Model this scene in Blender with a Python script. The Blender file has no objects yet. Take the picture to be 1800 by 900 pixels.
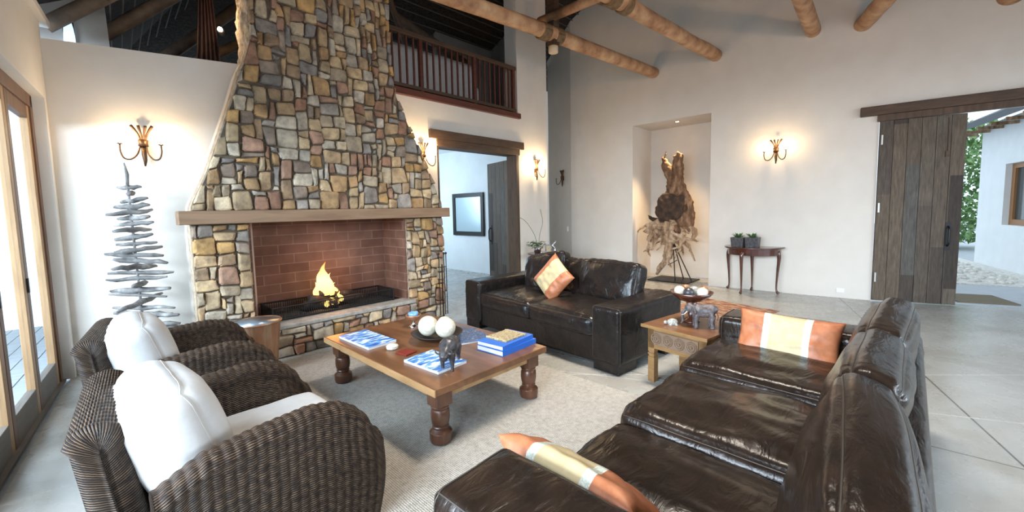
import bpy, math, random
from mathutils import Vector, Matrix, noise
R = math.radians
PI = math.pi
scn = bpy.context.scene
COL = scn.collection

# ------------------------------------------------------------------ camera
cam_d = bpy.data.cameras.new('camera'); cam = bpy.data.objects.new('camera', cam_d); COL.objects.link(cam)
YAW, PITCH, ROLL, F = 0.804475, 0.0830533, -0.0214656, 727.28
fwd = Vector((math.sin(YAW)*math.cos(PITCH), math.cos(YAW)*math.cos(PITCH), -math.sin(PITCH)))
rt = Vector((math.cos(YAW), -math.sin(YAW), 0)); up = rt.cross(fwd)
c_, s_ = math.cos(ROLL), math.sin(ROLL)
r2 = rt*c_ + up*s_; u2 = up*c_ - rt*s_
m = Matrix((r2, u2, -fwd)).transposed().to_4x4(); m.translation = Vector((0, 0, 1.5))
cam.matrix_world = m
cam_d.sensor_width = 36; cam_d.lens = F/1800*36
cam_d.shift_y = -(450-430.09)/1800
cam_d.clip_start = 0.05
scn.camera = cam

# ------------------------------------------------------------------ world and light
w = bpy.data.worlds.new('world'); scn.world = w; w.use_nodes = True
bg = w.node_tree.nodes['Background']; bg.inputs[0].default_value = (0.70, 0.86, 1.0, 1); bg.inputs[1].default_value = 1.5
def area(name, loc, target, sx, sy, power, col, spread=180):
    l = bpy.data.lights.new(name, 'AREA'); l.shape = 'RECTANGLE'; l.size = sx; l.size_y = sy
    l.energy = power; l.color = col; l.spread = R(spread)
    o = bpy.data.objects.new(name, l); COL.objects.link(o); o.location = loc
    o.rotation_euler = (Vector(target)-Vector(loc)).to_track_quat('-Z', 'Y').to_euler()
    return o
area('daylight_glass_doors', (-4.6, 1.0, 2.65), (3.0, 0.8, 1.3), 7.0, 1.5, 1250, (0.74, 0.87, 1.0))
area('skylight_over_deck', (-2.6, 2.4, 3.9), (0.3, 2.4, 0), 6.0, 1.4, 140, (0.74, 0.87, 1.0), 110)
area('daylight_back_windows', (4.6, -6.6, 2.9), (4.8, 0, 1.3), 7.0, 1.6, 360, (0.80, 0.90, 1.0))
area('daylight_far_room', (4.4, 9.3, 1.9), (6.4, 7.0, 1.0), 1.6, 1.6, 75, (0.62, 0.82, 1.0))
area('added_top_fill', (2.9, 1.7, 6.6), (3.1, 2.0, 0), 2.0, 2.0, 260, (1, .90, .78), 78)  # added unseen panel overhead to brighten rug and sofas, no known lamp
def warm_spot(name, loc, target, power, ang_, blend=.8):
    l = bpy.data.lights.new(name, 'SPOT'); l.energy = power; l.color = (1, .54, .26); l.spot_size = R(ang_); l.spot_blend = blend; l.shadow_soft_size = .09
    o = bpy.data.objects.new(name, l); COL.objects.link(o); o.location = loc
    o.rotation_euler = (Vector(target)-Vector(loc)).to_track_quat('-Z', 'Y').to_euler()
# added warm spots, unseen behind the camera, lifting upper walls and chimney
warm_spot('added_warm_upfill', (1.2, -1.6, 3.2), (8.2, 2.2, 5.3), 190, 85)
warm_spot('added_warm_upfill', (0.9, -0.6, 3.0), (2.3, 5.3, 4.5), 50, 46)
scn.view_settings.view_transform = 'Standard'
scn.view_settings.look = 'None'
scn.view_settings.gamma = 1
scn.view_settings.use_curve_mapping = False
scn.view_settings.exposure = 0.45

# ------------------------------------------------------------------ materials
def mat(name, col, rough=0.6, metal=0.0, spec=0.5, coat=0.0, emit=None, estr=0.0, trans=0.0, alpha=1.0):
    m = bpy.data.materials.new(name); m.use_nodes = True
    b = m.node_tree.nodes['Principled BSDF']
    b.inputs['Base Color'].default_value = (*col, 1); b.inputs['Roughness'].default_value = rough
    b.inputs['Metallic'].default_value = metal; b.inputs['Specular IOR Level'].default_value = spec
    b.inputs['Coat Weight'].default_value = coat; b.inputs['Coat Roughness'].default_value = 0.15
    b.inputs['Transmission Weight'].default_value = trans
    if emit: b.inputs['Emission Color'].default_value = (*emit, 1); b.inputs['Emission Strength'].default_value = estr
    return m
def N(m, t, **kw):
    n = m.node_tree.nodes.new(t)
    for k, v in kw.items():
        if k.startswith('_'): setattr(n, k[1:], v)
        else: n.inputs[k.replace('_', ' ')].default_value = v
    return n
def LK(m, a, b): m.node_tree.links.new(a, b)
def BS(m): return m.node_tree.nodes['Principled BSDF']
def ramp(m, stops):
    r = m.node_tree.nodes.new('ShaderNodeValToRGB'); e = r.color_ramp.elements
    while len(e) < len(stops): e.new(0.5)
    for x, (p, c) in zip(e, stops): x.position = p; x.color = (*c, 1)
    return r
def coords(m, scale=(1, 1, 1), kind='Object', rot=(0, 0, 0)):
    t = m.node_tree.nodes.new('ShaderNodeTexCoord'); p = m.node_tree.nodes.new('ShaderNodeMapping')
    p.inputs['Scale'].default_value = scale; p.inputs['Rotation'].default_value = rot
    LK(m, t.outputs[kind], p.inputs[0]); return p.outputs[0]
def noisy(name, stops, scale=(4, 4, 4), nscale=1.0, detail=5, rough=0.6, bump=0.0, bscale=None, dist=0.01, distortion=0.0, nrough=0.55, **kw):
    m = mat(name, stops[0][1], rough, **kw)
    v = coords(m, scale)
    n = N(m, 'ShaderNodeTexNoise', Scale=nscale, Detail=detail, Roughness=nrough, Distortion=distortion); LK(m, v, n.inputs['Vector'])
    r = ramp(m, stops); LK(m, n.outputs[0], r.inputs[0]); LK(m, r.outputs[0], BS(m).inputs['Base Color'])
    if bump:
        b = N(m, 'ShaderNodeBump', Strength=bump, Distance=dist)
        if bscale:
            n2 = N(m, 'ShaderNodeTexNoise', Scale=bscale, Detail=6); LK(m, coords(m), n2.inputs['Vector']); LK(m, n2.outputs[0], b.inputs['Height'])
        else: LK(m, n.outputs[0], b.inputs['Height'])
        LK(m, b.outputs[0], BS(m).inputs['Normal'])
    return m
MT = {}
MT['wall'] = noisy('wall_plaster', [(0.3, (0.64, 0.585, 0.52)), (0.7, (0.68, 0.625, 0.56))], nscale=0.8, rough=0.85, bump=0.15, bscale=14, dist=0.01)
MT['white_wall'] = noisy('white_plaster', [(0.3, (0.72, 0.74, 0.75)), (0.7, (0.78, 0.80, 0.81))], nscale=0.7, rough=0.85)
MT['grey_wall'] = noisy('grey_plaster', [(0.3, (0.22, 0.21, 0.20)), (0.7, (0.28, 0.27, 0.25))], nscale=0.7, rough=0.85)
# polished concrete with saw-cut joints
def floor_mat():
    m = mat('polished_concrete', (0.3, 0.3, 0.3), 0.22, spec=0.5)
    v = coords(m)
    n = N(m, 'ShaderNodeTexNoise', Scale=1.3, Detail=9, Roughness=0.6, Distortion=0.7); LK(m, v, n.inputs['Vector'])
    r = ramp(m, [(0.28, (0.285, 0.27, 0.24)), (0.5, (0.345, 0.34, 0.315)), (0.75, (0.42, 0.42, 0.405))]); LK(m, n.outputs[0], r.inputs[0])
    last = r.outputs[0]
    sep = N(m, 'ShaderNodeSeparateXYZ'); LK(m, v, sep.inputs[0])
    def line(last, a, b, wd, col):
        dx, dy = b[0]-a[0], b[1]-a[1]; l = math.hypot(dx, dy); nx, ny = -dy/l, dx/l
        mx = N(m, 'ShaderNodeMath', _operation='MULTIPLY'); mx.inputs[1].default_value = nx; LK(m, sep.outputs[0], mx.inputs[0])
        my = N(m, 'ShaderNodeMath', _operation='MULTIPLY_ADD'); my.inputs[1].default_value = ny; LK(m, sep.outputs[1], my.inputs[0]); LK(m, mx.outputs[0], my.inputs[2])
        ad = N(m, 'ShaderNodeMath', _operation='ADD'); ad.inputs[1].default_value = -(nx*a[0]+ny*a[1]); LK(m, my.outputs[0], ad.inputs[0])
        ab = N(m, 'ShaderNodeMath', _operation='ABSOLUTE'); LK(m, ad.outputs[0], ab.inputs[0])
        lt = N(m, 'ShaderNodeMath', _operation='LESS_THAN'); lt.inputs[1].default_value = wd; LK(m, ab.outputs[0], lt.inputs[0])
        mix = N(m, 'ShaderNodeMix', _data_type='RGBA'); LK(m, lt.outputs[0], mix.inputs[0]); LK(m, last, mix.inputs[6]); mix.inputs[7].default_value = (*col, 1)
        return mix.outputs[2]
    dk = (0.10, 0.095, 0.085); lt_ = (0.55, 0.58, 0.58)
    last = line(last, (8.07, .705), (4.95, -.148), .006, dk)
    last = line(last, (4.065, -.133), (4.277, -.61), .004, lt_)
    last = line(last, (3.46, .9), (3.42, 1.63), .005, dk)
    last = line(last, (3.0, 2.15), (3.6, 1.45), .004, lt_)
    last = line(last, (4.6, 5.6), (9.0, 4.6), .006, dk)
    LK(m, last, BS(m).inputs['Base Color'])
    n2 = N(m, 'ShaderNodeTexNoise', Scale=5, Detail=6); LK(m, v, n2.inputs['Vector'])
    mr = N(m, 'ShaderNodeMapRange'); mr.inputs[3].default_value = 0.13; mr.inputs[4].default_value = 0.42; LK(m, n2.outputs[0], mr.inputs[0]); LK(m, mr.outputs[0], BS(m).inputs['Roughness'])
    b = N(m, 'ShaderNodeBump', Strength=0.08, Distance=0.01); LK(m, n.outputs[0], b.inputs['Height']); LK(m, b.outputs[0], BS(m).inputs['Normal'])
    return m
MT['floor'] = floor_mat()
MT['thatch'] = noisy('dark_thatch', [(0.35, (0.010, 0.007, 0.005)), (0.7, (0.05, 0.032, 0.022))], scale=(9, 9, 9), nscale=3, rough=0.95, bump=0.6, dist=0.03)
MT['batten'] = mat('grey_batten', (0.10, 0.085, 0.07), 0.9)
MT['rafter'] = noisy('dark_pole', [(0.3, (0.07, 0.045, 0.03)), (0.7, (0.16, 0.105, 0.065))], scale=(4, 4, 4), nscale=2, rough=0.7)
def wood(name, a, b, scale=(1, 12, 12), rough=0.5, coat=0.0, ns=2.0, bump=0.15, mid=None):
    m = noisy(name, [(0.25, a), (0.75, b)] if mid is None else [(0.25, a), (0.5, mid), (0.75, b)], scale=scale, nscale=ns, detail=7, rough=rough, bump=bump, dist=0.004, coat=coat, distortion=0.6)
    return m
MT['pole'] = noisy('peeled_pole', [(0.30, (0.24, 0.10, 0.045)), (0.5, (0.43, 0.235, 0.12)), (0.72, (0.58, 0.37, 0.21))], scale=(3, 3, 3), nscale=1.6, rough=0.55, bump=0.3, bscale=9, dist=0.02)
MT['rope'] = noisy('rope_lashing', [(0.3, (0.12, 0.07, 0.03)), (0.7, (0.22, 0.14, 0.07))], scale=(2, 2, 2), nscale=9, rough=0.9, bump=0.4)
MT['pale_end'] = mat('sawn_pole_end', (0.62, 0.48, 0.32), 0.8)
MT['mantel'] = wood('mantel_oak', (0.18, 0.10, 0.052), (0.31, 0.19, 0.11), scale=(1.2, 10, 10), rough=0.6, ns=1.5)
MT['dark_timber'] = wood('dark_timber', (0.035, 0.020, 0.011), (0.11, 0.062, 0.035), scale=(8, 8, 1.2), rough=0.7, bump=0.4)
MT['lintel'] = wood('dark_lintel', (0.04, 0.021, 0.011), (0.10, 0.052, 0.027), scale=(2, 2, 10), rough=0.65, bump=0.4)
def plank_mat():
    m = mat('weathered_planks', (0.1, 0.08, 0.06), 0.7)
    v = coords(m)
    sep = N(m, 'ShaderNodeSeparateXYZ'); LK(m, v, sep.inputs[0])
    # each plank is a cell of its own: width along Y, offset joints along Z
    fy = N(m, 'ShaderNodeMath', _operation='DIVIDE'); fy.inputs[1].default_value = 0.158; LK(m, sep.outputs[1], fy.inputs[0])
    fl = N(m, 'ShaderNodeMath', _operation='FLOOR'); LK(m, fy.outputs[0], fl.inputs[0])
    sn = N(m, 'ShaderNodeMath', _operation='MULTIPLY'); sn.inputs[1].default_value = 0.37; LK(m, fl.outputs[0], sn.inputs[0])
    az = N(m, 'ShaderNodeMath', _operation='MULTIPLY_ADD'); az.inputs[1].default_value = 0.62; LK(m, sep.outputs[2], az.inputs[0]); LK(m, sn.outputs[0], az.inputs[2])
    fz = N(m, 'ShaderNodeMath', _operation='FLOOR'); LK(m, az.outputs[0], fz.inputs[0])
    cb = N(m, 'ShaderNodeCombineXYZ'); LK(m, fl.outputs[0], cb.inputs[0]); LK(m, fz.outputs[0], cb.inputs[1])
    wn = N(m, 'ShaderNodeTexWhiteNoise', _noise_dimensions='3D'); LK(m, cb.outputs[0], wn.inputs['Vector'])
    base = ramp(m, [(0.0, (0.035, 0.022, 0.014)), (0.35, (0.075, 0.055, 0.04)), (0.65, (0.12, 0.085, 0.055)), (1.0, (0.085, 0.08, 0.07))]); LK(m, wn.outputs[0], base.inputs[0])
    g = N(m, 'ShaderNodeTexNoise', Scale=3, Detail=8, Roughness=0.65); LK(m, coords(m, (14, 14, 1.6)), g.inputs['Vector'])
    gr = ramp(m, [(0.3, (0.45, 0.4, 0.36)), (0.6, (1.0, 1.0, 1.0)), (0.75, (1.7, 1.65, 1.5))]); LK(m, g.outputs[0], gr.inputs[0])
    mx = N(m, 'ShaderNodeMix', _data_type='RGBA', _blend_type='MULTIPLY'); mx.inputs[0].default_value = 1
    LK(m, base.outputs[0], mx.inputs[6]); LK(m, gr.outputs[0], mx.inputs[7]); LK(m, mx.outputs[2], BS(m).inputs['Base Color'])
    b = N(m, 'ShaderNodeBump', Strength=0.5, Distance=0.006); LK(m, g.outputs[0], b.inputs['Height']); LK(m, b.outputs[0], BS(m).inputs['Normal'])
    return m
MT['planks'] = plank_mat()
MT['table_wood'] = wood('table_wood', (0.075, 0.032, 0.014), (0.22, 0.10, 0.042), scale=(7, 1.2, 7), rough=0.34, coat=0.12, ns=1.6, bump=0.05, mid=(0.145, 0.062, 0.026))
MT['table_edge'] = wood('table_edge_wood', (0.28, 0.15, 0.06), (0.5, 0.3, 0.14), scale=(5, 2, 5), rough=0.35, ns=2, bump=0.1)
MT['table_leg'] = wood('table_leg_wood', (0.045, 0.018, 0.010), (0.15, 0.06, 0.032), scale=(8, 8, 2), rough=0.32, coat=0.2)
MT['side_wood'] = wood('side_table_wood', (0.13, 0.066, 0.022), (0.32, 0.18, 0.07), scale=(6, 2, 6), rough=0.4)
MT['carved'] = mat('carved_panel', (0.17, 0.105, 0.065), 0.6)
MT['mahogany'] = wood('mahogany', (0.035, 0.010, 0.006), (0.10, 0.028, 0.014), scale=(5, 2, 5), rough=0.22, coat=0.4)
MT['red_timber'] = wood('red_timber', (0.06, 0.014, 0.008), (0.13, 0.035, 0.018), scale=(2, 8, 8), rough=0.5)
MT['door_timber'] = wood('door_timber', (0.075, 0.035, 0.02), (0.19, 0.095, 0.05), scale=(7, 7, 1), rough=0.5)
MT['door_rail'] = wood('weathered_door_rail', (0.10, 0.085, 0.075), (0.18, 0.155, 0.13), scale=(7, 1, 7), rough=0.6)
MT['door_sun'] = wood('daylit_door_stile', (0.24, 0.13, 0.055), (0.42, 0.26, 0.13), scale=(7, 7, 1), rough=0.5)  # daylight on the stiles put into a lighter wood colour
MT['black'] = mat('black_iron', (0.012, 0.011, 0.011), 0.45, metal=0.4)
MT['soot'] = noisy('sooty_floor', [(0.3, (0.006, 0.006, 0.006)), (0.7, (0.03, 0.028, 0.026))], nscale=3, rough=0.95)
MT['bronze'] = noisy('bronze', [(0.3, (0.05, 0.022, 0.010)), (0.7, (0.15, 0.075, 0.032))], scale=(6, 6, 6), nscale=3, rough=0.42, metal=0.7)
MT['steel'] = mat('brushed_steel', (0.6, 0.6, 0.58), 0.3, metal=1)
MT['chrome'] = mat('polished_silver', (0.8, 0.82, 0.85), 0.12, metal=1)
MT['glow'] = mat('lamp_glow', (1, 0.8, 0.5), 0.5, emit=(1.0, 0.74, 0.40), estr=30)
MT['glass'] = mat('clear_glass', (1, 1, 1), 0.0, trans=1.0); BS(MT['glass']).inputs['IOR'].default_value = 1.01
def pane_mat():
    m = bpy.data.materials.new('window_glass'); m.use_nodes = True; nt = m.node_tree; nt.nodes.clear()
    o = nt.nodes.new('ShaderNodeOutputMaterial'); t = nt.nodes.new('ShaderNodeBsdfTransparent'); g = nt.nodes.new('ShaderNodeBsdfGlossy')
    t.inputs[0].default_value = (0.95, 0.98, 1, 1); g.inputs['Roughness'].default_value = 0.02
    x = nt.nodes.new('ShaderNodeMixShader'); x.inputs[0].default_value = 0.07
    nt.links.new(t.outputs[0], x.inputs[1]); nt.links.new(g.outputs[0], x.inputs[2]); nt.links.new(x.outputs[0], o.inputs[0])
    return m
MT['pane'] = pane_mat()
def leather(name, a, b, rough=0.33):
    m = noisy(name, [(0.3, a), (0.7, b)], nscale=2.2, rough=rough, coat=0.0, detail=6, spec=0.34)
    n1 = N(m, 'ShaderNodeTexNoise', Scale=5, Detail=4, Distortion=1.2); LK(m, coords(m, (1, 2.5, 1.6)), n1.inputs['Vector'])
    n2 = N(m, 'ShaderNodeTexNoise', Scale=160, Detail=2); LK(m, coords(m), n2.inputs['Vector'])
    b1 = N(m, 'ShaderNodeBump', Strength=0.45, Distance=0.02); LK(m, n1.outputs[0], b1.inputs['Height'])
    b2 = N(m, 'ShaderNodeBump', Strength=0.12, Distance=0.002); LK(m, n2.outputs[0], b2.inputs['Height']); LK(m, b1.outputs[0], b2.inputs['Normal'])
    LK(m, b2.outputs[0], BS(m).inputs['Normal']); BS(m).inputs['Coat Roughness'].default_value = 0.3
    return m
MT['leather'] = leather('brown_leather', (0.009, 0.0055, 0.0042), (0.022, 0.0125, 0.008), 0.27)
MT['leather_black'] = leather('black_leather', (0.008, 0.007, 0.007), (0.018, 0.013, 0.011), 0.27)
MT['thread'] = mat('seam_thread', (0.035, 0.026, 0.02), 0.5)
MT['white_cloth'] = noisy('white_cotton', [(0.3, (0.47, 0.46, 0.45)), (0.7, (0.54, 0.53, 0.52))], nscale=3, rough=0.9, bump=0.25, bscale=5, dist=0.03)
def wicker_mat():
    m = mat('dark_wicker', (0.05, 0.03, 0.02), 0.5, spec=0.3)
    v = coords(m, kind='UV')
    w1 = N(m, 'ShaderNodeTexWave', _wave_type='BANDS', _bands_direction='Y', Scale=33.0, Distortion=0.6, Detail=1); LK(m, v, w1.inputs['Vector'])
    w2 = N(m, 'ShaderNodeTexWave', _wave_type='BANDS', _bands_direction='X', Scale=8.0, Distortion=0.3); LK(m, v, w2.inputs['Vector'])
    n = N(m, 'ShaderNodeTexNoise', Scale=40, Detail=3); LK(m, v, n.inputs['Vector'])
    mul = N(m, 'ShaderNodeMath', _operation='MULTIPLY'); LK(m, w1.outputs[1], mul.inputs[0]); LK(m, n.outputs[0], mul.inputs[1])
    r = ramp(m, [(0.10, (0.006, 0.0035, 0.0025)), (0.36, (0.042, 0.023, 0.014)), (0.62, (0.17, 0.105, 0.062))]); LK(m, mul.outputs[0], r.inputs[0]); LK(m, r.outputs[0], BS(m).inputs['Base Color'])
    b = N(m, 'ShaderNodeBump', Strength=0.9, Distance=0.004); LK(m, w1.outputs[1], b.inputs['Height']); LK(m, b.outputs[0], BS(m).inputs['Normal'])
    return m
MT['wicker'] = wicker_mat()
def rug_mat():
    m = mat('woven_jute', (0.3, 0.28, 0.25), 0.95)
    v = coords(m)
    w1 = N(m, 'ShaderNodeTexWave', _bands_direction='X', Scale=26, Distortion=2.2, Detail=2); LK(m, v, w1.inputs['Vector']); w1.inputs['Detail Scale'].default_value = 3
    w2 = N(m, 'ShaderNodeTexWave', _bands_direction='Y', Scale=30, Distortion=2.2, Detail=2); LK(m, v, w2.inputs['Vector'])
    n = N(m, 'ShaderNodeTexNoise', Scale=35, Detail=4); LK(m, v, n.inputs['Vector'])
    mul = N(m, 'ShaderNodeMath', _operation='MULTIPLY'); LK(m, w1.outputs[1], mul.inputs[0]); LK(m, w2.outputs[1], mul.inputs[1])
    ad = N(m, 'ShaderNodeMath', _operation='MULTIPLY_ADD'); ad.inputs[1].default_value = 0.6; LK(m, n.outputs[0], ad.inputs[0]); LK(m, mul.outputs[0], ad.inputs[2])
    r = ramp(m, [(0.15, (0.17, 0.155, 0.13)), (0.45, (0.38, 0.355, 0.315)), (0.85, (0.60, 0.57, 0.52))]); LK(m, ad.outputs[0], r.inputs[0]); LK(m, r.outputs[0], BS(m).inputs['Base Color'])
    b = N(m, 'ShaderNodeBump', Strength=0.7, Distance=0.006); LK(m, ad.outputs[0], b.inputs['Height']); LK(m, b.outputs[0], BS(m).inputs['Normal'])
    return m
MT['rug'] = rug_mat()
def stone_mat():
    m = mat('field_stone', (0.4, 0.35, 0.3), 0.8)
    a = m.node_tree.nodes.new('ShaderNodeAttribute'); a.attribute_name = 'stone'
    n = N(m, 'ShaderNodeTexNoise', Scale=9, Detail=8, Roughness=0.65); LK(m, coords(m), n.inputs['Vector'])
    r = ramp(m, [(0.3, (0.45, 0.43, 0.42)), (0.5, (0.95, 0.94, 0.92)), (0.70, (1.45, 1.40, 1.30))]); LK(m, n.outputs[0], r.inputs[0])
    mx = N(m, 'ShaderNodeMix', _data_type='RGBA', _blend_type='MULTIPLY'); mx.inputs[0].default_value = 1
    LK(m, a.outputs[0], mx.inputs[6]); LK(m, r.outputs[0], mx.inputs[7]); LK(m, mx.outputs[2], BS(m).inputs['Base Color'])
    n2 = N(m, 'ShaderNodeTexNoise', Scale=28, Detail=8, Roughness=0.7); LK(m, coords(m), n2.inputs['Vector'])
    b = N(m, 'ShaderNodeBump', Strength=0.6, Distance=0.012); LK(m, n2.outputs[0], b.inputs['Height']); LK(m, b.outputs[0], BS(m).inputs['Normal'])
    return m
MT['stone'] = stone_mat()
MT['mortar'] = noisy('rough_mortar', [(0.3, (0.06, 0.042, 0.028)), (0.7, (0.16, 0.12, 0.08))], nscale=4, rough=0.95, bump=0.5, bscale=20, dist=0.02)
MT['side_mortar'] = noisy('sandy_render', [(0.3, (0.30, 0.21, 0.135)), (0.7, (0.56, 0.46, 0.35))], nscale=5, rough=0.95, bump=1.0, bscale=9, dist=0.05)
MT['hearth_cap'] = noisy('stone_cap', [(0.3, (0.24, 0.225, 0.20)), (0.7, (0.42, 0.39, 0.34))], nscale=4, rough=0.75, bump=0.5, bscale=12, dist=0.02)
def brick_mat(name, rot):
    m = mat(name, (0.3, 0.15, 0.1), 0.85)
    v = coords(m, rot=rot)
    b = N(m, 'ShaderNodeTexBrick', Scale=1.0); LK(m, v, b.inputs['Vector'])
    b.inputs['Brick Width'].default_value = 0.34; b.inputs['Row Height'].default_value = 0.115; b.inputs['Mortar Size'].default_value = 0.005
    b.inputs['Color1'].default_value = (0.16, 0.075, 0.05, 1); b.inputs['Color2'].default_value = (0.22, 0.115, 0.08, 1); b.inputs['Mortar'].default_value = (0.27, 0.18, 0.135, 1)
    n = N(m, 'ShaderNodeTexNoise', Scale=3, Detail=6); LK(m, coords(m), n.inputs['Vector'])
    r = ramp(m, [(0.3, (0.6, 0.55, 0.5)), (0.7, (1.2, 1.15, 1.1))]); LK(m, n.outputs[0], r.inputs[0])
    mx = N(m, 'ShaderNodeMix', _data_type='RGBA', _blend_type='MULTIPLY'); mx.inputs[0].default_value = 1
    LK(m, b.outputs[0], mx.inputs[6]); LK(m, r.outputs[0], mx.inputs[7]); LK(m, mx.outputs[2], BS(m).inputs['Base Color'])
    return m
MT['brick_back'] = brick_mat('firebrick_back', (R(90), 0, 0))
MT['brick_side'] = brick_mat('firebrick_side', (0, R(90), R(90)))
MT['driftgrey'] = noisy('bleached_driftwood', [(0.3, (0.07, 0.065, 0.06)), (0.55, (0.22, 0.21, 0.20)), (0.75, (0.50, 0.49, 0.47))], scale=(5, 5, 5), nscale=1.6, rough=0.9, bump=0.4, bscale=18)
MT['driftbrown'] = noisy('brown_driftwood', [(0.30, (0.055, 0.026, 0.012)), (0.5, (0.17, 0.085, 0.042)), (0.7, (0.36, 0.21, 0.115))], scale=(6, 6, 2), nscale=2, rough=0.85, bump=0.8, bscale=14, dist=0.02)
MT['driftpale'] = noisy('pale_driftwood', [(0.30, (0.14, 0.075, 0.04)), (0.5, (0.36, 0.23, 0.135)), (0.7, (0.58, 0.43, 0.29))], scale=(6, 6, 2), nscale=2, rough=0.85, bump=0.8, bscale=14, dist=0.02)
MT['driftdark'] = noisy('hollow_driftwood', [(0.3, (0.02, 0.011, 0.007)), (0.7, (0.085, 0.045, 0.025))], scale=(5, 5, 5), nscale=2, rough=0.9, bump=0.7, bscale=14)
MT['copper'] = noisy('aged_copper', [(0.3, (0.26, 0.085, 0.035)), (0.5, (0.34, 0.17, 0.09)), (0.7, (0.42, 0.30, 0.20))], scale=(5, 5, 1), nscale=2.5, rough=0.38, metal=0.45)
MT['tin_in'] = mat('bucket_inside', (0.35, 0.42, 0.5), 0.35, metal=0.7)
MT['cream'] = noisy('cream_silk', [(0.3, (0.47, 0.36, 0.19)), (0.7, (0.54, 0.43, 0.25))], nscale=5, rough=0.55, bump=0.2, bscale=8, dist=0.02)
MT['orange'] = noisy('terracotta_silk', [(0.3, (0.32, 0.10, 0.04)), (0.7, (0.46, 0.17, 0.075))], nscale=5, rough=0.5, bump=0.3, bscale=8, dist=0.03)
MT['ribbon'] = noisy('silver_ribbon', [(0.35, (0.42, 0.47, 0.40)), (0.65, (0.72, 0.72, 0.62))], nscale=40, rough=0.5)
MT['sphere'] = noisy('cream_spheres', [(0.3, (0.46, 0.42, 0.33)), (0.7, (0.66, 0.62, 0.52))], nscale=14, rough=0.8, bump=0.8, bscale=22, dist=0.01)
MT['bowl_dark'] = mat('dark_wood_bowl', (0.022, 0.014, 0.011), 0.4)
MT['bronze_dark'] = noisy('dark_bronze', [(0.3, (0.03, 0.03, 0.032)), (0.7, (0.11, 0.105, 0.11))], nscale=8, rough=0.4, metal=0.5)
MT['carving'] = noisy('weathered_carving', [(0.3, (0.035, 0.028, 0.028)), (0.55, (0.11, 0.09, 0.09)), (0.75, (0.26, 0.22, 0.21))], nscale=9, rough=0.5, bump=0.4, bscale=25)
MT['green_glaze'] = noisy('green_glaze', [(0.3, (0.06, 0.16, 0.13)), (0.5, (0.32, 0.30, 0.27)), (0.7, (0.5, 0.46, 0.42))], nscale=24, rough=0.3)
MT['leaf'] = noisy('leaf', [(0.3, (0.015, 0.055, 0.012)), (0.7, (0.06, 0.16, 0.04))], nscale=9, rough=0.5)
MT['leaf_pale'] = noisy('pale_leaf', [(0.3, (0.10, 0.22, 0.06)), (0.7, (0.30, 0.45, 0.18))], nscale=2, rough=0.6)
MT['paper'] = mat('white_paper', (0.62, 0.62, 0.64), 0.6)
MT['blue_cover'] = mat('blue_cover', (0.02, 0.12, 0.48), 0.35)
MT['navy_cover'] = noisy('navy_cover', [(0.35, (0.015, 0.02, 0.05)), (0.6, (0.07, 0.1, 0.2)), (0.7, (0.4, 0.45, 0.5))], nscale=14, rough=0.35)
MT['red_leather'] = mat('dark_red_leather', (0.17, 0.02, 0.012), 0.35)
MT['lidcard'] = noisy('printed_lid', [(0.35, (0.16, 0.12, 0.06)), (0.55, (0.38, 0.30, 0.17)), (0.7, (0.55, 0.47, 0.3))], nscale=18, rough=0.5)
MT['print_blue'] = noisy('blue_print', [(0.44, (0.60, 0.66, 0.70)), (0.48, (0.10, 0.30, 0.60)), (0.60, (0.01, 0.08, 0.35))], scale=(7, 24, 1), nscale=1.1, rough=0.45, distortion=0.3)
MT['blueglass'] = mat('blue_glass', (0.15, 0.35, 0.7), 0.1, spec=0.8)
MT['mirror'] = mat('picture_glass', (0.42, 0.52, 0.56), 0.25, metal=0.3)
MT['slate'] = mat('slate_roof', (0.07, 0.075, 0.085), 0.7)
MT['pave'] = noisy('outdoor_paving', [(0.3, (0.42, 0.44, 0.47)), (0.7, (0.5, 0.52, 0.55))], nscale=1.5, rough=0.7)
MT['pebble'] = noisy('white_pebble', [(0.3, (0.5, 0.47, 0.42)), (0.7, (0.82, 0.8, 0.75))], nscale=4, rough=0.7)
MT['mat'] = noisy('coir_mat', [(0.3, (0.13, 0.10, 0.06)), (0.7, (0.20, 0.16, 0.10))], nscale=20, rough=0.95)
MT['matedge'] = mat('mat_border', (0.03, 0.025, 0.02), 0.8)
MT['amber'] = mat('window_frame_amber', (0.30, 0.14, 0.05), 0.5)
MT['kilim'] = noisy('kilim_wool', [(0.38, (0.10, 0.03, 0.02)), (0.46, (0.30, 0.10, 0.05)), (0.56, (0.45, 0.33, 0.22)), (0.64, (0.20, 0.06, 0.035))], scale=(7, 2, 1), nscale=2.6, rough=0.95)
MT['plastic'] = mat('white_plastic', (0.75, 0.75, 0.73), 0.4)
MT['dirt'] = mat('ground_green', (0.12, 0.16, 0.07), 0.9)
MT['log'] = noisy('charred_log', [(0.3, (0.012, 0.008, 0.006)), (0.65, (0.06, 0.035, 0.022)), (0.8, (0.12, 0.10, 0.09))], scale=(9, 9, 9), nscale=2, rough=0.95, bump=0.8, bscale=20)
MT['cut_log'] = mat('cut_log_end', (0.55, 0.30, 0.16), 0.7)
def deck_mat():
    m = noisy('grey_deck', [(0.3, (0.30, 0.32, 0.34)), (0.7, (0.42, 0.45, 0.48))], scale=(1, 8, 1), nscale=2, rough=0.6)
    return m
MT['deck'] = deck_mat()
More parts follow.
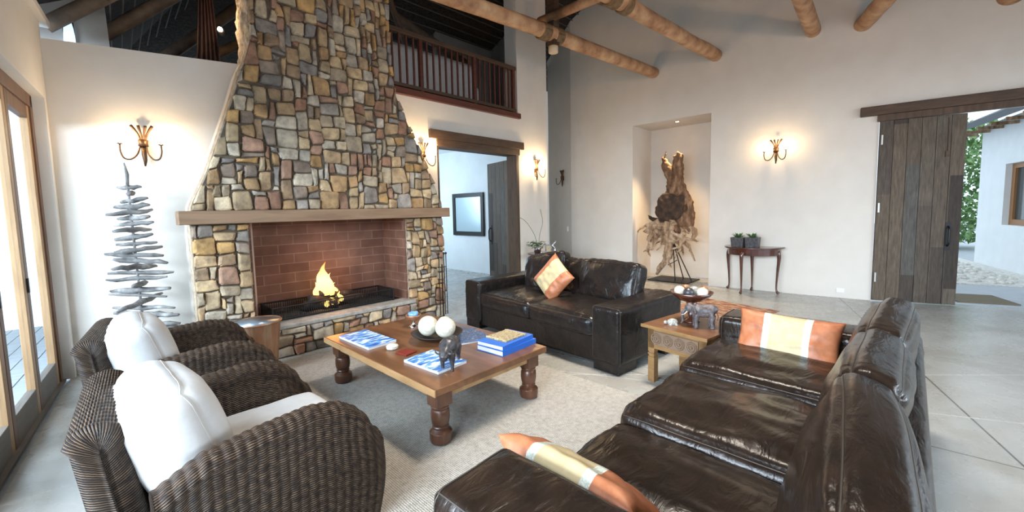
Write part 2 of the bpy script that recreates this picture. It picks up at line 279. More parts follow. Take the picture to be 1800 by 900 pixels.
def flame_mat():
    m = bpy.data.materials.new('flame'); m.use_nodes = True; nt = m.node_tree; nt.nodes.clear()
    o = nt.nodes.new('ShaderNodeOutputMaterial'); tc = nt.nodes.new('ShaderNodeTexCoord'); sp = nt.nodes.new('ShaderNodeSeparateXYZ')
    nt.links.new(tc.outputs['Object'], sp.inputs[0])
    mr = nt.nodes.new('ShaderNodeMapRange'); mr.inputs[1].default_value = 0; mr.inputs[2].default_value = 0.42; nt.links.new(sp.outputs[2], mr.inputs[0])
    r = nt.nodes.new('ShaderNodeValToRGB'); e = r.color_ramp.elements
    e[0].position = 0.0; e[0].color = (1, 0.62, 0.16, 1); e[1].position = 1.0; e[1].color = (1, 0.16, 0.01, 1)
    x = e.new(0.45); x.color = (1, 0.72, 0.28, 1)
    nt.links.new(mr.outputs[0], r.inputs[0])
    em = nt.nodes.new('ShaderNodeEmission'); em.inputs[1].default_value = 2.1; nt.links.new(r.outputs[0], em.inputs[0])
    lw = nt.nodes.new('ShaderNodeLayerWeight'); lw.inputs[0].default_value = 0.35
    inv = nt.nodes.new('ShaderNodeMath'); inv.operation = 'MULTIPLY_ADD'; inv.inputs[1].default_value = -1.2; inv.inputs[2].default_value = 1.05; nt.links.new(lw.outputs[1], inv.inputs[0])
    tr = nt.nodes.new('ShaderNodeBsdfTransparent'); mx = nt.nodes.new('ShaderNodeMixShader'); inv.use_clamp = True
    nt.links.new(inv.outputs[0], mx.inputs[0]); nt.links.new(tr.outputs[0], mx.inputs[1]); nt.links.new(em.outputs[0], mx.inputs[2]); nt.links.new(mx.outputs[0], o.inputs[0])
    return m
MT['flame'] = flame_mat()
MT['ember'] = noisy('ember', [(0.4, (0.02, 0.01, 0.005)), (0.6, (0.3, 0.05, 0.01))], nscale=8, rough=0.9, emit=(1, 0.3, 0.05), estr=1.5)

# ------------------------------------------------------------------ mesh helpers
class MB:
    def __init__(s): s.v = []; s.f = []; s.mi = []; s.uv = {}; s.col = []
    def add(s, vs, fs, mi=0):
        o = len(s.v); s.v += [Vector(p) for p in vs]
        for f in fs: s.f.append(tuple(i+o for i in f)); s.mi.append(mi)
        return s
    def box(s, x0, x1, y0, y1, z0, z1, mi=0, M=None):
        vs = [Vector((x, y, z)) for z in (z0, z1) for x, y in ((x0, y0), (x1, y0), (x1, y1), (x0, y1))]
        if M is not None: vs = [M @ p for p in vs]
        return s.add(vs, [(3, 2, 1, 0), (4, 5, 6, 7), (0, 1, 5, 4), (1, 2, 6, 5), (2, 3, 7, 6), (3, 0, 4, 7)], mi)
    def prism(s, poly, lo, hi, fn, mi=0):
        n = len(poly); vs = [fn(a, b, lo) for a, b in poly]+[fn(a, b, hi) for a, b in poly]
        fs = [tuple(range(n))[::-1], tuple(range(n, 2*n))]+[(i, (i+1) % n, n+(i+1) % n, n+i) for i in range(n)]
        return s.add(vs, fs, mi)
    def tube(s, pts, rad, seg=8, mi=0, jit=0.0, flat=1.0, cap=True):
        pts = [Vector(p) for p in pts]; n = len(pts)
        if not hasattr(rad, '__len__'): rad = [rad]*n
        t0 = (pts[1]-pts[0]).normalized(); a = Vector((0, 0, 1)) if abs(t0.z) < 0.9 else Vector((1, 0, 0))
        u = t0.cross(a).normalized(); vs = []
        for i, p in enumerate(pts):
            t = (pts[min(i+1, n-1)]-pts[max(i-1, 0)]).normalized(); u = (u-t*u.dot(t)).normalized(); w_ = t.cross(u)
            for k in range(seg):
                an = 2*PI*k/seg; rr = rad[i]*(1+jit*(noise.noise(Vector((i*.7+pts[0].x*9, k*1.3, pts[0].z*7)))))
                vs.append(p+u*math.cos(an)*rr+w_*math.sin(an)*rr*flat)
        fs = [(i*seg+k, i*seg+(k+1) % seg, (i+1)*seg+(k+1) % seg, (i+1)*seg+k) for i in range(n-1) for k in range(seg)]
        if cap: fs += [tuple(range(seg))[::-1], tuple(range((n-1)*seg, n*seg))]
        return s.add(vs, fs, mi)
    def lathe(s, prof, c=(0, 0, 0), seg=24, mi=0, sx=1, sy=1):
        c = Vector(c); vs = []; n = len(prof)
        for r, z in prof:
            for k in range(seg):
                a = 2*PI*k/seg; vs.append(c+Vector((r*math.cos(a)*sx, r*math.sin(a)*sy, z)))
        fs = [(i*seg+k, i*seg+(k+1) % seg, (i+1)*seg+(k+1) % seg, (i+1)*seg+k) for i in range(n-1) for k in range(seg)]
        fs += [tuple(range(seg))[::-1], tuple(range((n-1)*seg, n*seg))]
        return s.add(vs, fs, mi)
    def ball(s, c, r, seg=14, rings=9, mi=0, sc=(1, 1, 1)):
        prof = [(max(1e-4, math.sin(PI*i/rings)), -math.cos(PI*i/rings)) for i in range(rings+1)]
        c = Vector(c); o = MB().lathe(prof, seg=seg)
        return s.add([c+Vector((p.x*r*sc[0], p.y*r*sc[1], p.z*r*sc[2])) for p in o.v], o.f, mi)
def build(name, mb, mats, parent=None, smooth=False, bevel=0, subd=0, loc=None, rot=None, autos=None):
    me = bpy.data.meshes.new(name); me.from_pydata([tuple(p) for p in mb.v], [], mb.f)
    if not isinstance(mats, (list, tuple)): mats = [mats]
    for m_ in mats: me.materials.append(MT[m_] if isinstance(m_, str) else m_)
    for p, k in zip(me.polygons, mb.mi): p.material_index = k
    if mb.uv:
        l = me.uv_layers.new(name='UVMap')
        for p in me.polygons:
            if p.index in mb.uv:
                for li, uv in zip(p.loop_indices, mb.uv[p.index]): l.data[li].uv = uv
    if mb.col:
        a = me.color_attributes.new('stone', 'FLOAT_COLOR', 'CORNER')
        for p in me.polygons:
            for li in p.loop_indices: a.data[li].color = (*mb.col[p.index], 1)
    if smooth:
        for p in me.polygons: p.use_smooth = True
    me.validate(); me.update()
    o = bpy.data.objects.new(name, me); COL.objects.link(o)
    if parent: o.parent = parent
    if loc is not None: o.location = loc
    if rot is not None: o.rotation_euler = rot
    if bevel:
        b = o.modifiers.new('bevel', 'BEVEL'); b.width = bevel; b.segments = 3; b.limit_method = 'ANGLE'; b.angle_limit = R(35)
        if smooth is None or True:
            for p in me.polygons: p.use_smooth = True
            b.harden_normals = True
    if subd:
        b = o.modifiers.new('subd', 'SUBSURF'); b.levels = subd; b.render_levels = subd
    return o
def empty(name, label, cat, loc=(0, 0, 0), rz=0, group=None):
    o = bpy.data.objects.new(name, None); COL.objects.link(o); o.location = loc; o.rotation_euler = (0, 0, rz); o.empty_display_size = 0.1
    return tag(o, label, cat, group)
def tag(o, label=None, cat=None, group=None, kind=None):
    if label: o['label'] = label
    if cat: o['category'] = cat
    if group: o['group'] = group
    if kind: o['kind'] = kind
    return o
def struct(o): o['kind'] = 'structure'; return o
def kids(o): return [c for c in bpy.data.objects if c.parent == o]
def copy_tree(o, parent=None):
    c = o.copy(); COL.objects.link(c); c.parent = parent
    for k in kids(o): copy_tree(k, c)
    return c
def fused(name, mb, mats, voxel, parent=None, smooth_it=2, disp=0.0, dscale=0.1, loc=None, rot=None):
    o = build(name, mb, mats, parent, smooth=True, loc=loc, rot=rot)
    r_ = o.modifiers.new('remesh', 'REMESH'); r_.mode = 'VOXEL'; r_.voxel_size = voxel; r_.use_smooth_shade = True
    if disp:
        t = bpy.data.textures.new(name+'_tex', 'CLOUDS'); t.noise_scale = dscale; t.noise_depth = 3
        d = o.modifiers.new('disp', 'DISPLACE'); d.texture = t; d.strength = disp; d.mid_level = 0.5; d.texture_coords = 'LOCAL'
    if smooth_it:
        s = o.modifiers.new('smooth', 'SMOOTH'); s.iterations = smooth_it; s.factor = 0.5
    return o
def smoothstep(x): x = max(0, min(1, x)); return x*x*(3-2*x)
def catmull(pts, n=6):
    P = [Vector(p) for p in pts]; P = [P[0]*2-P[1]]+P+[P[-1]*2-P[-2]]; out = []
    for i in range(1, len(P)-2):
        for k in range(n):
            t = k/n; a, b, c, d = P[i-1:i+3]
            out.append(0.5*((2*b)+(c-a)*t+(2*a-5*b+4*c-d)*t*t+(3*b-a-3*c+d)*t**3))
    out.append(P[-2]); return out

# box cushion: rounded box, crowned faces, wrinkles; local size (sx,sy,sz), centred
def cushion_mb(sx, sy, sz, r=0.05, crown=(0.0, 0.0, 0.04), wr=0.006, n=26, seed=0, wdir=(3, 7, 5), pinch=0.0):
    h = Vector((sx/2, sy/2, sz/2)); mb = MB(); g = [math.sin(PI/2*(2*i/n-1))*0.6+0.4*(2*i/n-1) for i in range(n+1)]
    def fn(p):
        q = Vector((p.x*h.x, p.y*h.y, p.z*h.z)); inn = Vector([max(-h[k]+r, min(h[k]-r, q[k])) for k in range(3)])
        d = q-inn; q2 = inn+(d.normalized()*r if d.length > 1e-9 else d)
        a = (1-p.x**2); b = (1-p.y**2); c = (1-p.z**2)
        q2.z += math.copysign(crown[2]*max(0, a*b)**0.6, p.z)*abs(p.z)**2
        q2.x += math.copysign(crown[0]*max(0, b*c)**0.6, p.x)*abs(p.x)**2
        q2.y += math.copysign(crown[1]*max(0, a*c)**0.6, p.y)*abs(p.y)**2
        if pinch:
            e = (abs(p.x)*abs(p.y))**3; q2.z *= (1-pinch*e)
        nn = noise.noise(Vector((q.x*wdir[0]+seed*7.3, q.y*wdir[1]+seed*3.1, q.z*wdir[2])))
        n2 = noise.noise(Vector((q.x*wdir[0]*2.6+seed, q.y*wdir[1]*2.2, q.z*wdir[2]*2+seed)))
        dirn = Vector((p.x**5*1.0, p.y**5*1.0, p.z**5*1.0)); 
        if dirn.length > 0: dirn.normalize()
        return q2+dirn*wr*((1-abs(nn)*2.5)+0.5*n2)
    for ax in range(3):
        for sg in (-1, 1):
            vs = []
            for i in range(n+1):
                for j in range(n+1):
                    p = [0, 0, 0]; p[ax] = sg; p[(ax+1) % 3] = g[i]; p[(ax+2) % 3] = g[j]; vs.append(fn(Vector(p)))
            fs = []
            for i in range(n):
                for j in range(n):
                    q = (i*(n+1)+j, (i+1)*(n+1)+j, (i+1)*(n+1)+j+1, i*(n+1)+j+1); fs.append(q if sg > 0 else q[::-1])
            mb.add(vs, fs)
    mb.fn = fn; return mb
def weld(o, d=0.0005):
    w_ = o.modifiers.new('weld', 'WELD'); w_.merge_threshold = d; return o
def seam_mb(fn, planes, rad=0.004, n=30):
    # piping loops on a cushion at given (axis, side value) edges: runs around the face perimeter
    mb = MB()
    for ax, sg in planes:
        pts = []
        b, c = (ax+1) % 3, (ax+2) % 3
        for (b0, c0, b1, c1) in ((-1, -1, 1, -1), (1, -1, 1, 1), (1, 1, -1, 1), (-1, 1, -1, -1)):
            for i in range(n):
                t = i/n; p = [0, 0, 0]; p[ax] = sg; p[b] = b0+(b1-b0)*t; p[c] = c0+(c1-c0)*t; pts.append(fn(Vector(p)))
        pts.append(pts[0]); mb.tube(pts, rad, 6)
    return mb
# knife-edge scatter cushion in local XZ plane (thickness along Y)
def pillow_mb(w_, h_, t_, bands=None, n=30, seed=0, wr=0.01):
    mb = MB()
    for sg in (-1, 1):
        vs = []
        for i in range(n+1):
            for j in range(n+1):
                u = 2*i/n-1; v = 2*j/n-1
                x = w_/2*u*(1-0.07*(1-v*v)*1.0); z = h_/2*v*(1-0.07*(1-u*u))
                y = sg*t_/2*(max(0, (1-u**4))*max(0, (1-v**4)))**0.55
                y += sg*wr*noise.noise(Vector((u*3.1+seed, v*3.7, sg*2+seed)))*(1-u**6)*(1-v**6)*1.5
                vs.append((x, y, z))
        o = len(mb.v); mb.v += [Vector(p) for p in vs]
        for i in range(n):
            for j in range(n):
                q = (i*(n+1)+j, (i+1)*(n+1)+j, (i+1)*(n+1)+j+1, i*(n+1)+j+1)
                if sg > 0: q = q[::-1]
                mb.f.append(tuple(k+o for k in q)); uc = abs(2*(i+0.5)/n-1); us = 2*(i+0.5)/n-1
                mb.mi.append(bands(us, 2*(j+.5)/n-1) if bands else 0)
    return mb

# ------------------------------------------------------------------ structure
def zroof(y): return 8.0-(y-1)*0.45 if y > 1 else 8.0-(1-y)*0.6
def walls(name, segs, material='wall', th=0.3):
    """segs: (ax, ay, bx, by, z0a, z1a, z1b) ; thickness goes to the left of a->b"""
    mb = MB()
    for ax, ay, bx, by, z0, z1a, z1b in segs:
        d = Vector((bx-ax, by-ay, 0)).normalized(); n_ = Vector((-d.y, d.x, 0))*th
        p = [Vector((ax, ay, 0)), Vector((bx, by, 0)), Vector((bx, by, 0))+n_, Vector((ax, ay, 0))+n_]
        vs = [q+Vector((0, 0, z0)) for q in p]+[p[0]+Vector((0, 0, z1a)), p[1]+Vector((0, 0, z1b)), p[2]+Vector((0, 0, z1b)), p[3]+Vector((0, 0, z1a))]
        mb.add(vs, [(3, 2, 1, 0), (4, 5, 6, 7), (0, 1, 5, 4), (1, 2, 6, 5), (2, 3, 7, 6), (3, 0, 4, 7)])
    return struct(build(name, mb, material))
fl = MB().add([(-0.15, 5.9, 0), (-1.15, -3.5, 0), (9.6, -3.5, 0), (8.72, -0.49, 0), (8.4, .4, 0), (9.15, 4.4, 0), (9.3, 7.4, 0), (6.9, 10.2, 0), (2.0, 10.2, 0), (2.0, 5.5, 0)], [tuple(range(10))])
struct(build('floor', fl, 'floor'))
# left glass-door wall: inner face on the line X = -.141-.109*(5.666-y)
def lx(y, off=0.0): return -0.141-0.109*(5.666-y)+off
walls('wall_left_corner', [(lx(5.666), 5.666, lx(5.80), 5.80, 0, 3.30, 3.30)], th=0.09)
walls('wall_left', [(lx(-3.5), -3.5, lx(5.666), 5.666, 2.60, 3.30, 3.30)], th=0.24)
struct(build('trim_1', MB().box(-0.02, 0.10, -9.2, 0.2, 0, 0.07), 'wall', loc=(lx(5.75)-.05, 5.75, 3.30), rot=(0, 0, -math.atan(0.109)), bevel=0.01))
struct(build('trim_2', MB().box(-0.28, -0.02, -9.2, 0.2, 0, 0.16), 'rafter', loc=(lx(5.75)-.05, 5.75, 3.36), rot=(0, 0, -math.atan(0.109))))
walls('wall_fireplace_left', [(-0.13, 5.76, 1.3, 5.25, 0, 3.15, 3.12), (1.3, 5.25, 3.0, 5.3, 1.7, 3.12, 3.12)])
walls('wall_fireplace_right', [(3.0, 5.3, 3.88, 5.3, 0, 3.20, 3.20), (3.88, 5.3, 5.73, 5.3, 2.55, 3.20, 3.20), (5.73, 5.3, 6.58, 5.3, 0, 6.05, 6.05)])
walls('wall_corner', [(8.62, 6.9, 8.14, 5.84, 0, 5.3, 5.8)])
# niche wall with its recess, then bent wall to the big door
nm = [(8.14, 5.84, 8.14, 4.26, 0, 5.8, 6.5), (8.14, 4.26, 8.14, 2.70, 3.2, 6.5, 7.2), (8.14, 2.70, 8.23, 1.2, 0, 7.2, 7.9)]
walls('wall_right', nm, th=0.25)
nb = MB().box(9.0, 9.05, 2.65, 4.31, 0, 3.25).box(8.39, 9.05, 4.26, 4.31, 0, 3.25).box(8.39, 9.05, 2.65, 2.70, 0, 3.25).box(8.39, 9.05, 2.65, 4.31, 3.2, 3.25)
struct(build('wall_niche', nb, 'wall'))
walls('wall_door', [(8.23, 1.2, 8.325, 0.385, 0, 7.9, 7.6), (8.325, 0.385, 8.59, -1.75, 2.72, 7.6, 6.3), (8.59, -1.75, 8.8, -3.5, 0, 6.3, 5.3)], th=0.25)
walls('wall_back', [(8.8, -3.5, 7.6, -3.5, 0, 5.3, 5.3), (7.6, -3.5, 0.8, -3.5, 2.8, 5.3, 5.3), (0.8, -3.5, -1.1, -3.5, 0, 5.3, 5.3)])
# passage beyond, room beyond the doorway
walls('wall_passage', [(9.6, 7.6, 7.2, 7.6, 0, 4.8, 4.8)], 'wall', 0.1)
walls('wall_far_room', [(6.72, 9.8, 6.72, 6.3, 0, 3.0, 3.0), (6.9, 9.7, 2.2, 9.7, 0, 3.0, 3.0), (2.3, 9.7, 2.3, 5.7, 0, 3.0, 3.0)], 'white_wall', -0.08)
struct(build('trim_3', MB().box(1.3, 6.75, 5.62, 9.8, 3.0, 3.17).box(-0.1, 1.3, 6.1, 9.8, 3.0, 3.14), 'white_wall'))
# loft gable wall with slit window on the left, inner grey wall on the right
gw = MB().box(-0.45, 0.02, 6.5, 6.6, 3.1, 4.7).box(0.02, 0.11, 6.5, 6.6, 3.62, 4.7).prism([(.11, 3.1), (.38, 3.1), (.36, 3.9), (.24, 4.7), (.11, 4.7)], 6.5, 6.6, lambda a, b, c: Vector((a, c, b)))
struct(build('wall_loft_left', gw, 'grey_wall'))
pg = MB().prism([(0.02+0.045+0.045*math.cos(a), 3.36+0.26*math.sin(a)) for a in [2*PI*i/20 for i in range(20)]], 6.47, 6.49, lambda a, b, c: Vector((a, c, b)))
struct(build('window_1', pg, mat('loft_slit_daylight', (0.5, 0.6, 0.7), 0.4, emit=(0.6, 0.8, 1.0), estr=0.7)))
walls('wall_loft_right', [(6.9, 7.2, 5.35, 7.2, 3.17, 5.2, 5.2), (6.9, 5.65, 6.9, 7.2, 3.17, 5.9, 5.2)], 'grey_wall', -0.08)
# thatched roof
rf = MB().add([(4.5, 1, 8), (10.2, 1, 8), (10.2, 11, 3.5), (0, 11, 3.5)], [(0, 1, 2, 3)]).add([(-1.38, -4, 3.35), (1.5, -4, 5), (4.5, 1, 8), (0, 11, 3.5), (-.45, 11, 3.35)], [(0, 1, 2, 3, 4)]).add([(1.5, -4, 5), (10.2, -4, 5), (10.2, 1, 8), (4.5, 1, 8)], [(0, 1, 2, 3)])
struct(build('ceiling', rf, 'thatch'))
# battens and rafters under the hip
bt = MB()
for k in range(6, 26):
    x = -0.1+k*0.11
    a = Vector((x, 9.5, 3.35+(x+.15)*1.0*1.0)); d = Vector((-0.05, -1, -0.05))
    x2 = x-0.05*4.3
    bt.tube([(x, 9.6, 3.20+(x+.15)), (x2, 5.35, 3.20+(x2+.15))], 0.008, 5)
struct(build('trim_4', bt, 'batten'))
bt2 = MB()
for k in range(30):
    y = 5.6+k*0.17
    bt2.tube([(2.6, y, zroof(y)-0.05), (9.2, y, zroof(y)-0.05)], 0.012, 5)
struct(build('trim_5', bt2, 'batten'))
for i, (a, b, r_) in enumerate((((0.0, 6.9, 3.3), (1.9, 6.25, 5.0), 0.075), ((0.55, 7.8, 3.3), (2.7, 7.0, 5.4), 0.075), ((-0.1, 6.2, 3.4), (0.55, 6.0, 3.95), 0.07), ((0.8, 6.6, 3.18), (1.7, 6.4, 3.8), 0.06))):
    tag(build('rafter', MB().tube([a, b], r_, 10), 'rafter', smooth=True), ['long dark pole rafter crossing the thatch above the left half wall', 'further dark pole rafter behind the long one under the thatch', 'short pole rafter in the top left corner above the wall plate', 'low pole rafter just left of the chimney spotlight'][i], 'rafter', 'roof poles in the left loft')
for i, (a, b, r_) in enumerate((((3.3, 6.4, 4.95), (6.6, 7.4, 4.75), 0.09), ((3.4, 6.0, 5.3), (4.6, 6.9, 4.2), 0.05))):
    tag(build('rafter', MB().tube([a, b], r_, 10), 'rafter', smooth=True), ['dark horizontal pole in the loft above the balcony railing', 'thin slanting brace pole in the loft above the railing'][i], 'rafter', 'roof poles behind the balcony')
tag(build('rafter', MB().tube([(5.6, 5.1, 5.6), (8.1, 4.9, 5.9)], 0.09, 10), 'pole', smooth=True), 'pale roof pole between the two lashed beams near the ceiling', 'rafter')

# ------------------------------------------------------------------ tie beams
def log_beam(a, b, r_, label, bands=()):
    a = Vector(a); b = Vector(b); L_ = (b-a).length; d = (b-a).normalized()
    o = empty('log_beam', label, 'beam', a)
    pts = [d*(L_*k/24)+Vector((0, noise.noise(Vector((k*.35, a.x+a.y, 1)))*.025, noise.noise(Vector((k*.35, a.y*3, 5)))*.012)) for k in range(25)]
    build('log', MB().tube(pts, [r_*(1+.07*noise.noise(Vector((k*.6, a.y, 3)))) for k in range(25)], 18), 'pole', o, smooth=True)
    for s0, wd in bands:
        rb = MB()
        k = 0
        while k*0.016 < wd:
            p = d*(s0+k*0.016); q = [p+Matrix.Rotation(2*PI*j/18, 3, d) @ Vector((0, 0, 1)).cross(d).normalized()*(r_*1.09) for j in range(19)]
            rb.tube(q, 0.012, 6); k += 1
        build('rope_lashing', rb, 'rope', o, smooth=True)
    return o
log_beam((8.3, 3.785, 4.17), (0.1, 4.56, 4.17), 0.105, 'peeled pole tie beam nearest the chimney, rope-lashed to the upright post', [(2.92, 0.14), (3.20, 0.16)])
log_beam((8.3, 2.64, 4.195), (0.5, 3.19, 4.195), 0.105, 'peeled pole tie beam ending in the wall right of the niche top, lashed with rope', [(3.02, 0.14), (3.28, 0.18)])
log_beam((8.4, 1.25, 4.215), (2.0, 0.85, 4.215), 0.105, 'steep pole beam ending in the wall directly above the wall bend')
log_beam((8.45, 0.69, 4.155), (3.6, -1.1, 4.155), 0.11, 'pole beam end leaning to the right above the plank door header')
log_beam((8.75, -0.66, 4.11), (5.2, -2.6, 4.11), 0.12, 'pole beam end at the top right edge of the picture')
p_ = empty('roof_post', 'upright dark timber post rising from the first lashed tie beam', 'post', (5.25, 4.08, 4.0))
build('post_shaft', MB().box(-0.07, 0.07, -0.07, 0.07, 0.0, 2.3), 'lintel', p_, bevel=0.01)
build('post_foot', MB().lathe([(0.06, -0.10), (0.075, -0.09), (0.075, 0.0), (0.06, 0.01)], seg=14), 'pale_end', p_, smooth=True)
p2 = empty('cross_pole', 'short pale cross pole linking the two lashed tie beams', 'pole', (5.2, 4.15, 4.42))
build('pole_shaft', MB().tube([(0, 0.15, 0), (0, -1.55, 0)], 0.07, 12), 'pole', p2, smooth=True)
build('pole_end', MB().tube([(0, 0.151, 0), (0, 0.156, 0)], 0.068, 12), 'pale_end', p2)

# ------------------------------------------------------------------ stone fireplace
PAL = [(.40, .27, .15), (.30, .20, .12), (.36, .28, .19), (.25, .19, .145), (.46, .33, .19), (.27, .145, .09), (.21, .185, .165), (.50, .39, .26), (.36, .22, .105), (.40, .34, .27), (.31, .18, .12), (.42, .25, .10), (.29, .25, .215), (.34, .25, .15), (.44, .37, .28)]
def stones(u0, u1, v0, v1, place, seed, xl=None, xr=None, cell=0.066, wts=(1, 2, 2, 2, 3, 3), hts=(1, 2, 2, 2, 3), depth=(0.02, 0.06), bright=1.0):
    rnd = random.Random(seed); mb = MB()
    nx = max(1, round((u1-u0)/cell)); ny = max(1, round((v1-v0)/cell)); cx = (u1-u0)/nx; cy = (v1-v0)/ny
    occ = [[False]*ny for _ in range(nx)]
    # slightly wandering grid nodes
    jit = [[(rnd.uniform(-.3, .3)*cx, rnd.uniform(-.3, .3)*cy) for _ in range(ny+1)] for _ in range(nx+1)]
    for j in range(ny):
        for i in range(nx):
            if occ[i][j]: continue
            w_ = rnd.choice(wts); h_ = rnd.choice(hts)
            if w_ == 1 and h_ == 1: w_ = 2
            while w_ > 1 and (i+w_ > nx or any(occ[i+a][j] for a in range(w_))): w_ -= 1
            while h_ > 1 and (j+h_ > ny or any(occ[i+a][j+b] for a in range(w_) for b in range(h_))): h_ -= 1
            for a in range(w_):
                for b in range(h_): occ[i+a][j+b] = True
            def node(a, b):
                jx, jy = jit[a][b]
                if a in (0, nx): jx = 0
                if b in (0, ny): jy = 0
                return u0+a*cx+jx, v0+b*cy+jy
            c4 = [node(i, j), node(i+w_, j), node(i+w_, j+h_), node(i, j+h_)]
            if xl:
                cyy = (c4[0][1]+c4[2][1])/2; lo, hi = xl(cyy), xr(cyy); a0 = (c4[0][0]+c4[3][0])/2; a1 = (c4[1][0]+c4[2][0])/2
                if min(a1, hi)-max(a0, lo) < 0.035: continue
                c4 = [(max(xl(v), min(xr(v), u)), v) for u, v in c4]
            cu = sum(p[0] for p in c4)/4; cv = sum(p[1] for p in c4)/4; out = []
            for k in range(4):
                a, b = c4[k], c4[(k+1) % 4]; L_ = math.hypot(b[0]-a[0], b[1]-a[1])+1e-6
                for t in (0.0, 0.13, 0.5, 0.87):
                    pu = a[0]+(b[0]-a[0])*t; pv = a[1]+(b[1]-a[1])*t
                    s = 0.83 if t == 0 else 1.0
                    g = 0.007; du, dv = pu-cu, pv-cv; L2 = math.hypot(du, dv)+1e-6
                    if t == 0: pu, pv = cu+du*(1-0.022/L2), cv+dv*(1-0.022/L2)
                    else:
                        nx_, ny_ = (b[1]-a[1])/L_, -(b[0]-a[0])/L_; q = g-.002+rnd.uniform(-.003, .006); pu -= nx_*q; pv -= ny_*q
                    out.append((pu, pv))
            d = rnd.uniform(*depth); col = rnd.choice(PAL); f_ = rnd.uniform(.8, 1.18)*bright; col = tuple(c*f_ for c in col)
            n_ = len(out); base = len(mb.v); tl = (rnd.uniform(-.16, .16), rnd.uniform(-.16, .16))
            def lift(u, v): return (u-cu)*tl[0]+(v-cv)*tl[1]
            ring = lambda s, dd: [place(cu+(u-cu)*s, cv+(v-cv)*s, dd+lift(u, v)*(dd > 0)) for u, v in out]
            sh = max(0.6, 1-0.03/max(0.05, min(w_*cx, h_*cy)))
            mb.v += ring(1, -0.01)+ring(1.0, d*0.55)+ring(0.5+0.5*sh, d*0.9)+ring(sh*0.9, d)+[place(cu, cv, d*1.06)]
            for r_ in range(3):
                for k in range(n_): mb.f.append((base+r_*n_+k, base+r_*n_+(k+1) % n_, base+(r_+1)*n_+(k+1) % n_, base+(r_+1)*n_+k)); mb.mi.append(0); mb.col.append(col)
            for k in range(n_): mb.f.append((base+3*n_+k, base+3*n_+(k+1) % n_, base+4*n_)); mb.mi.append(0); mb.col.append(col)
    return mb
FY = 4.82
fp = empty('stone_fireplace', 'rustic multicoloured stone fireplace with tapering hood and brick firebox', 'fireplace', (2.1, 5.2, 0))
def off(mb): mb.v = [p-Vector((2.1, 5.2, 0)) for p in mb.v]; return mb
def XL(z):
    pts = [(1.5, .70), (1.6, .72), (1.95, .87), (2.3, .99), (2.65, 1.11), (2.95, 1.20), (3.1, 1.27), (3.3, 1.30), (5.2, 1.31)]
    for a, b in zip(pts, pts[1:]):
        if z <= b[0]: return a[1]+(b[1]-a[1])*max(0, (z-a[0]))/(b[0]-a[0])
    return pts[-1][1]
def XR(z):
    pts = [(1.5, 3.57), (1.6, 3.57), (1.95, 3.42), (2.3, 3.26), (2.65, 3.08), (2.95, 2.94), (3.1, 2.88), (3.3, 2.86), (5.2, 2.86)]
    for a, b in zip(pts, pts[1:]):
        if z <= b[0]: return a[1]+(b[1]-a[1])*max(0, (z-a[0]))/(b[0]-a[0])
    return pts[-1][1]
# core body of hood
core = MB(); zs = [1.43, 1.6, 1.95, 2.3, 2.65, 2.95, 3.1, 3.3, 5.2]
poly = [(XL(z), z) for z in zs]+[(XR(z), z) for z in reversed(zs)]
zl = [z for z in zs if z <= 3.1]; polyl = [(XL(z), z) for z in zl]+[(XR(z), z) for z in reversed(zl)]
core.prism(polyl, FY, FY+.16, lambda a, b, c: Vector((a, c, b)))
build('hood_core', off(core), 'side_mortar', fp)
polyb = [(XL(z)+.02, z) for z in zl]+[(XR(z)-.02, z) for z in reversed(zl)]
build('hood_body', off(MB().prism(polyb, FY+.15, 5.26, lambda a, b, c: Vector((a, c, b)))), 'wall', fp)
# rough rendered shaft: gridded box with lumpy sides
shb = MB(); nz, ny_ = 60, 14; z0s, z1s = 3.08, 5.2; ring = []
for iz in range(nz+1):
    z = z0s+(z1s-z0s)*iz/nz; row = []
    path = [(1.305, FY+.44*k/ny_) for k in range(ny_+1)]+[(2.855, FY+.44*(1-k/ny_)) for k in range(ny_+1)]
    for (x, y) in path:
        d = .028*noise.noise(Vector((x, y*9, z*9)))+.02*noise.noise(Vector((x, y*22, z*18)))
        edge = .03*math.exp(-(y-FY)*30); row.append(Vector((x+(d+edge)*(1 if x < 2 else -1), y, z)))
    ring += row
m_ = 2*(ny_+1); shb.v = ring
shb.f = [(i*m_+k, i*m_+(k+1) % m_, (i+1)*m_+(k+1) % m_, (i+1)*m_+k) for i in range(nz) for k in range(m_)]; shb.mi = [0]*len(shb.f)
shb.f = [f[::-1] for f in shb.f]
build('chimney_shaft', off(shb), 'side_mortar', fp, smooth=True)
bk = MB().prism([(XL(z)+.015, z) for z in zs]+[(XR(z)-.015, z) for z in reversed(zs)], FY-0.012, FY-0.002, lambda a, b, c: Vector((a, c, b)))
build('hood_mortar', off(bk), 'mortar', fp)
PF = lambda y: (lambda u, v, d: Vector((u, y-d, v)))
build('hood_stonework', off(stones(0.70, 3.58, 1.55, 5.2, PF(FY-0.012), 3, XL, XR)), 'stone', fp)
for nm_, x0, x1, sd in (('left', .70, 1.17, 5), ('right', 2.98, 3.57, 6)):
    pm = MB().box(x0, x1, FY, FY+.16, 0, 1.43)
    ob = build('pier', off(pm), 'side_mortar', fp)
    build('pier_body', off(MB().box(x0+(.015 if x0 < 2 else 0), x1-(0 if x0 < 2 else .015), FY+.15, 5.24, 0, 1.43)), 'wall', ob)
    b2 = MB().box(x0+.01, x1-.01, FY-0.01, FY+0.01, 0.0, 1.425)
    build('pier_mortar', off(b2), 'mortar', ob)
    build('pier_stonework', off(stones(x0, x1, 0.0, 1.425, PF(FY-0.01), sd, cell=0.06, bright=1.12)), 'stone', ob)  # daylight on the lower stones put into their colour
HY = 4.70
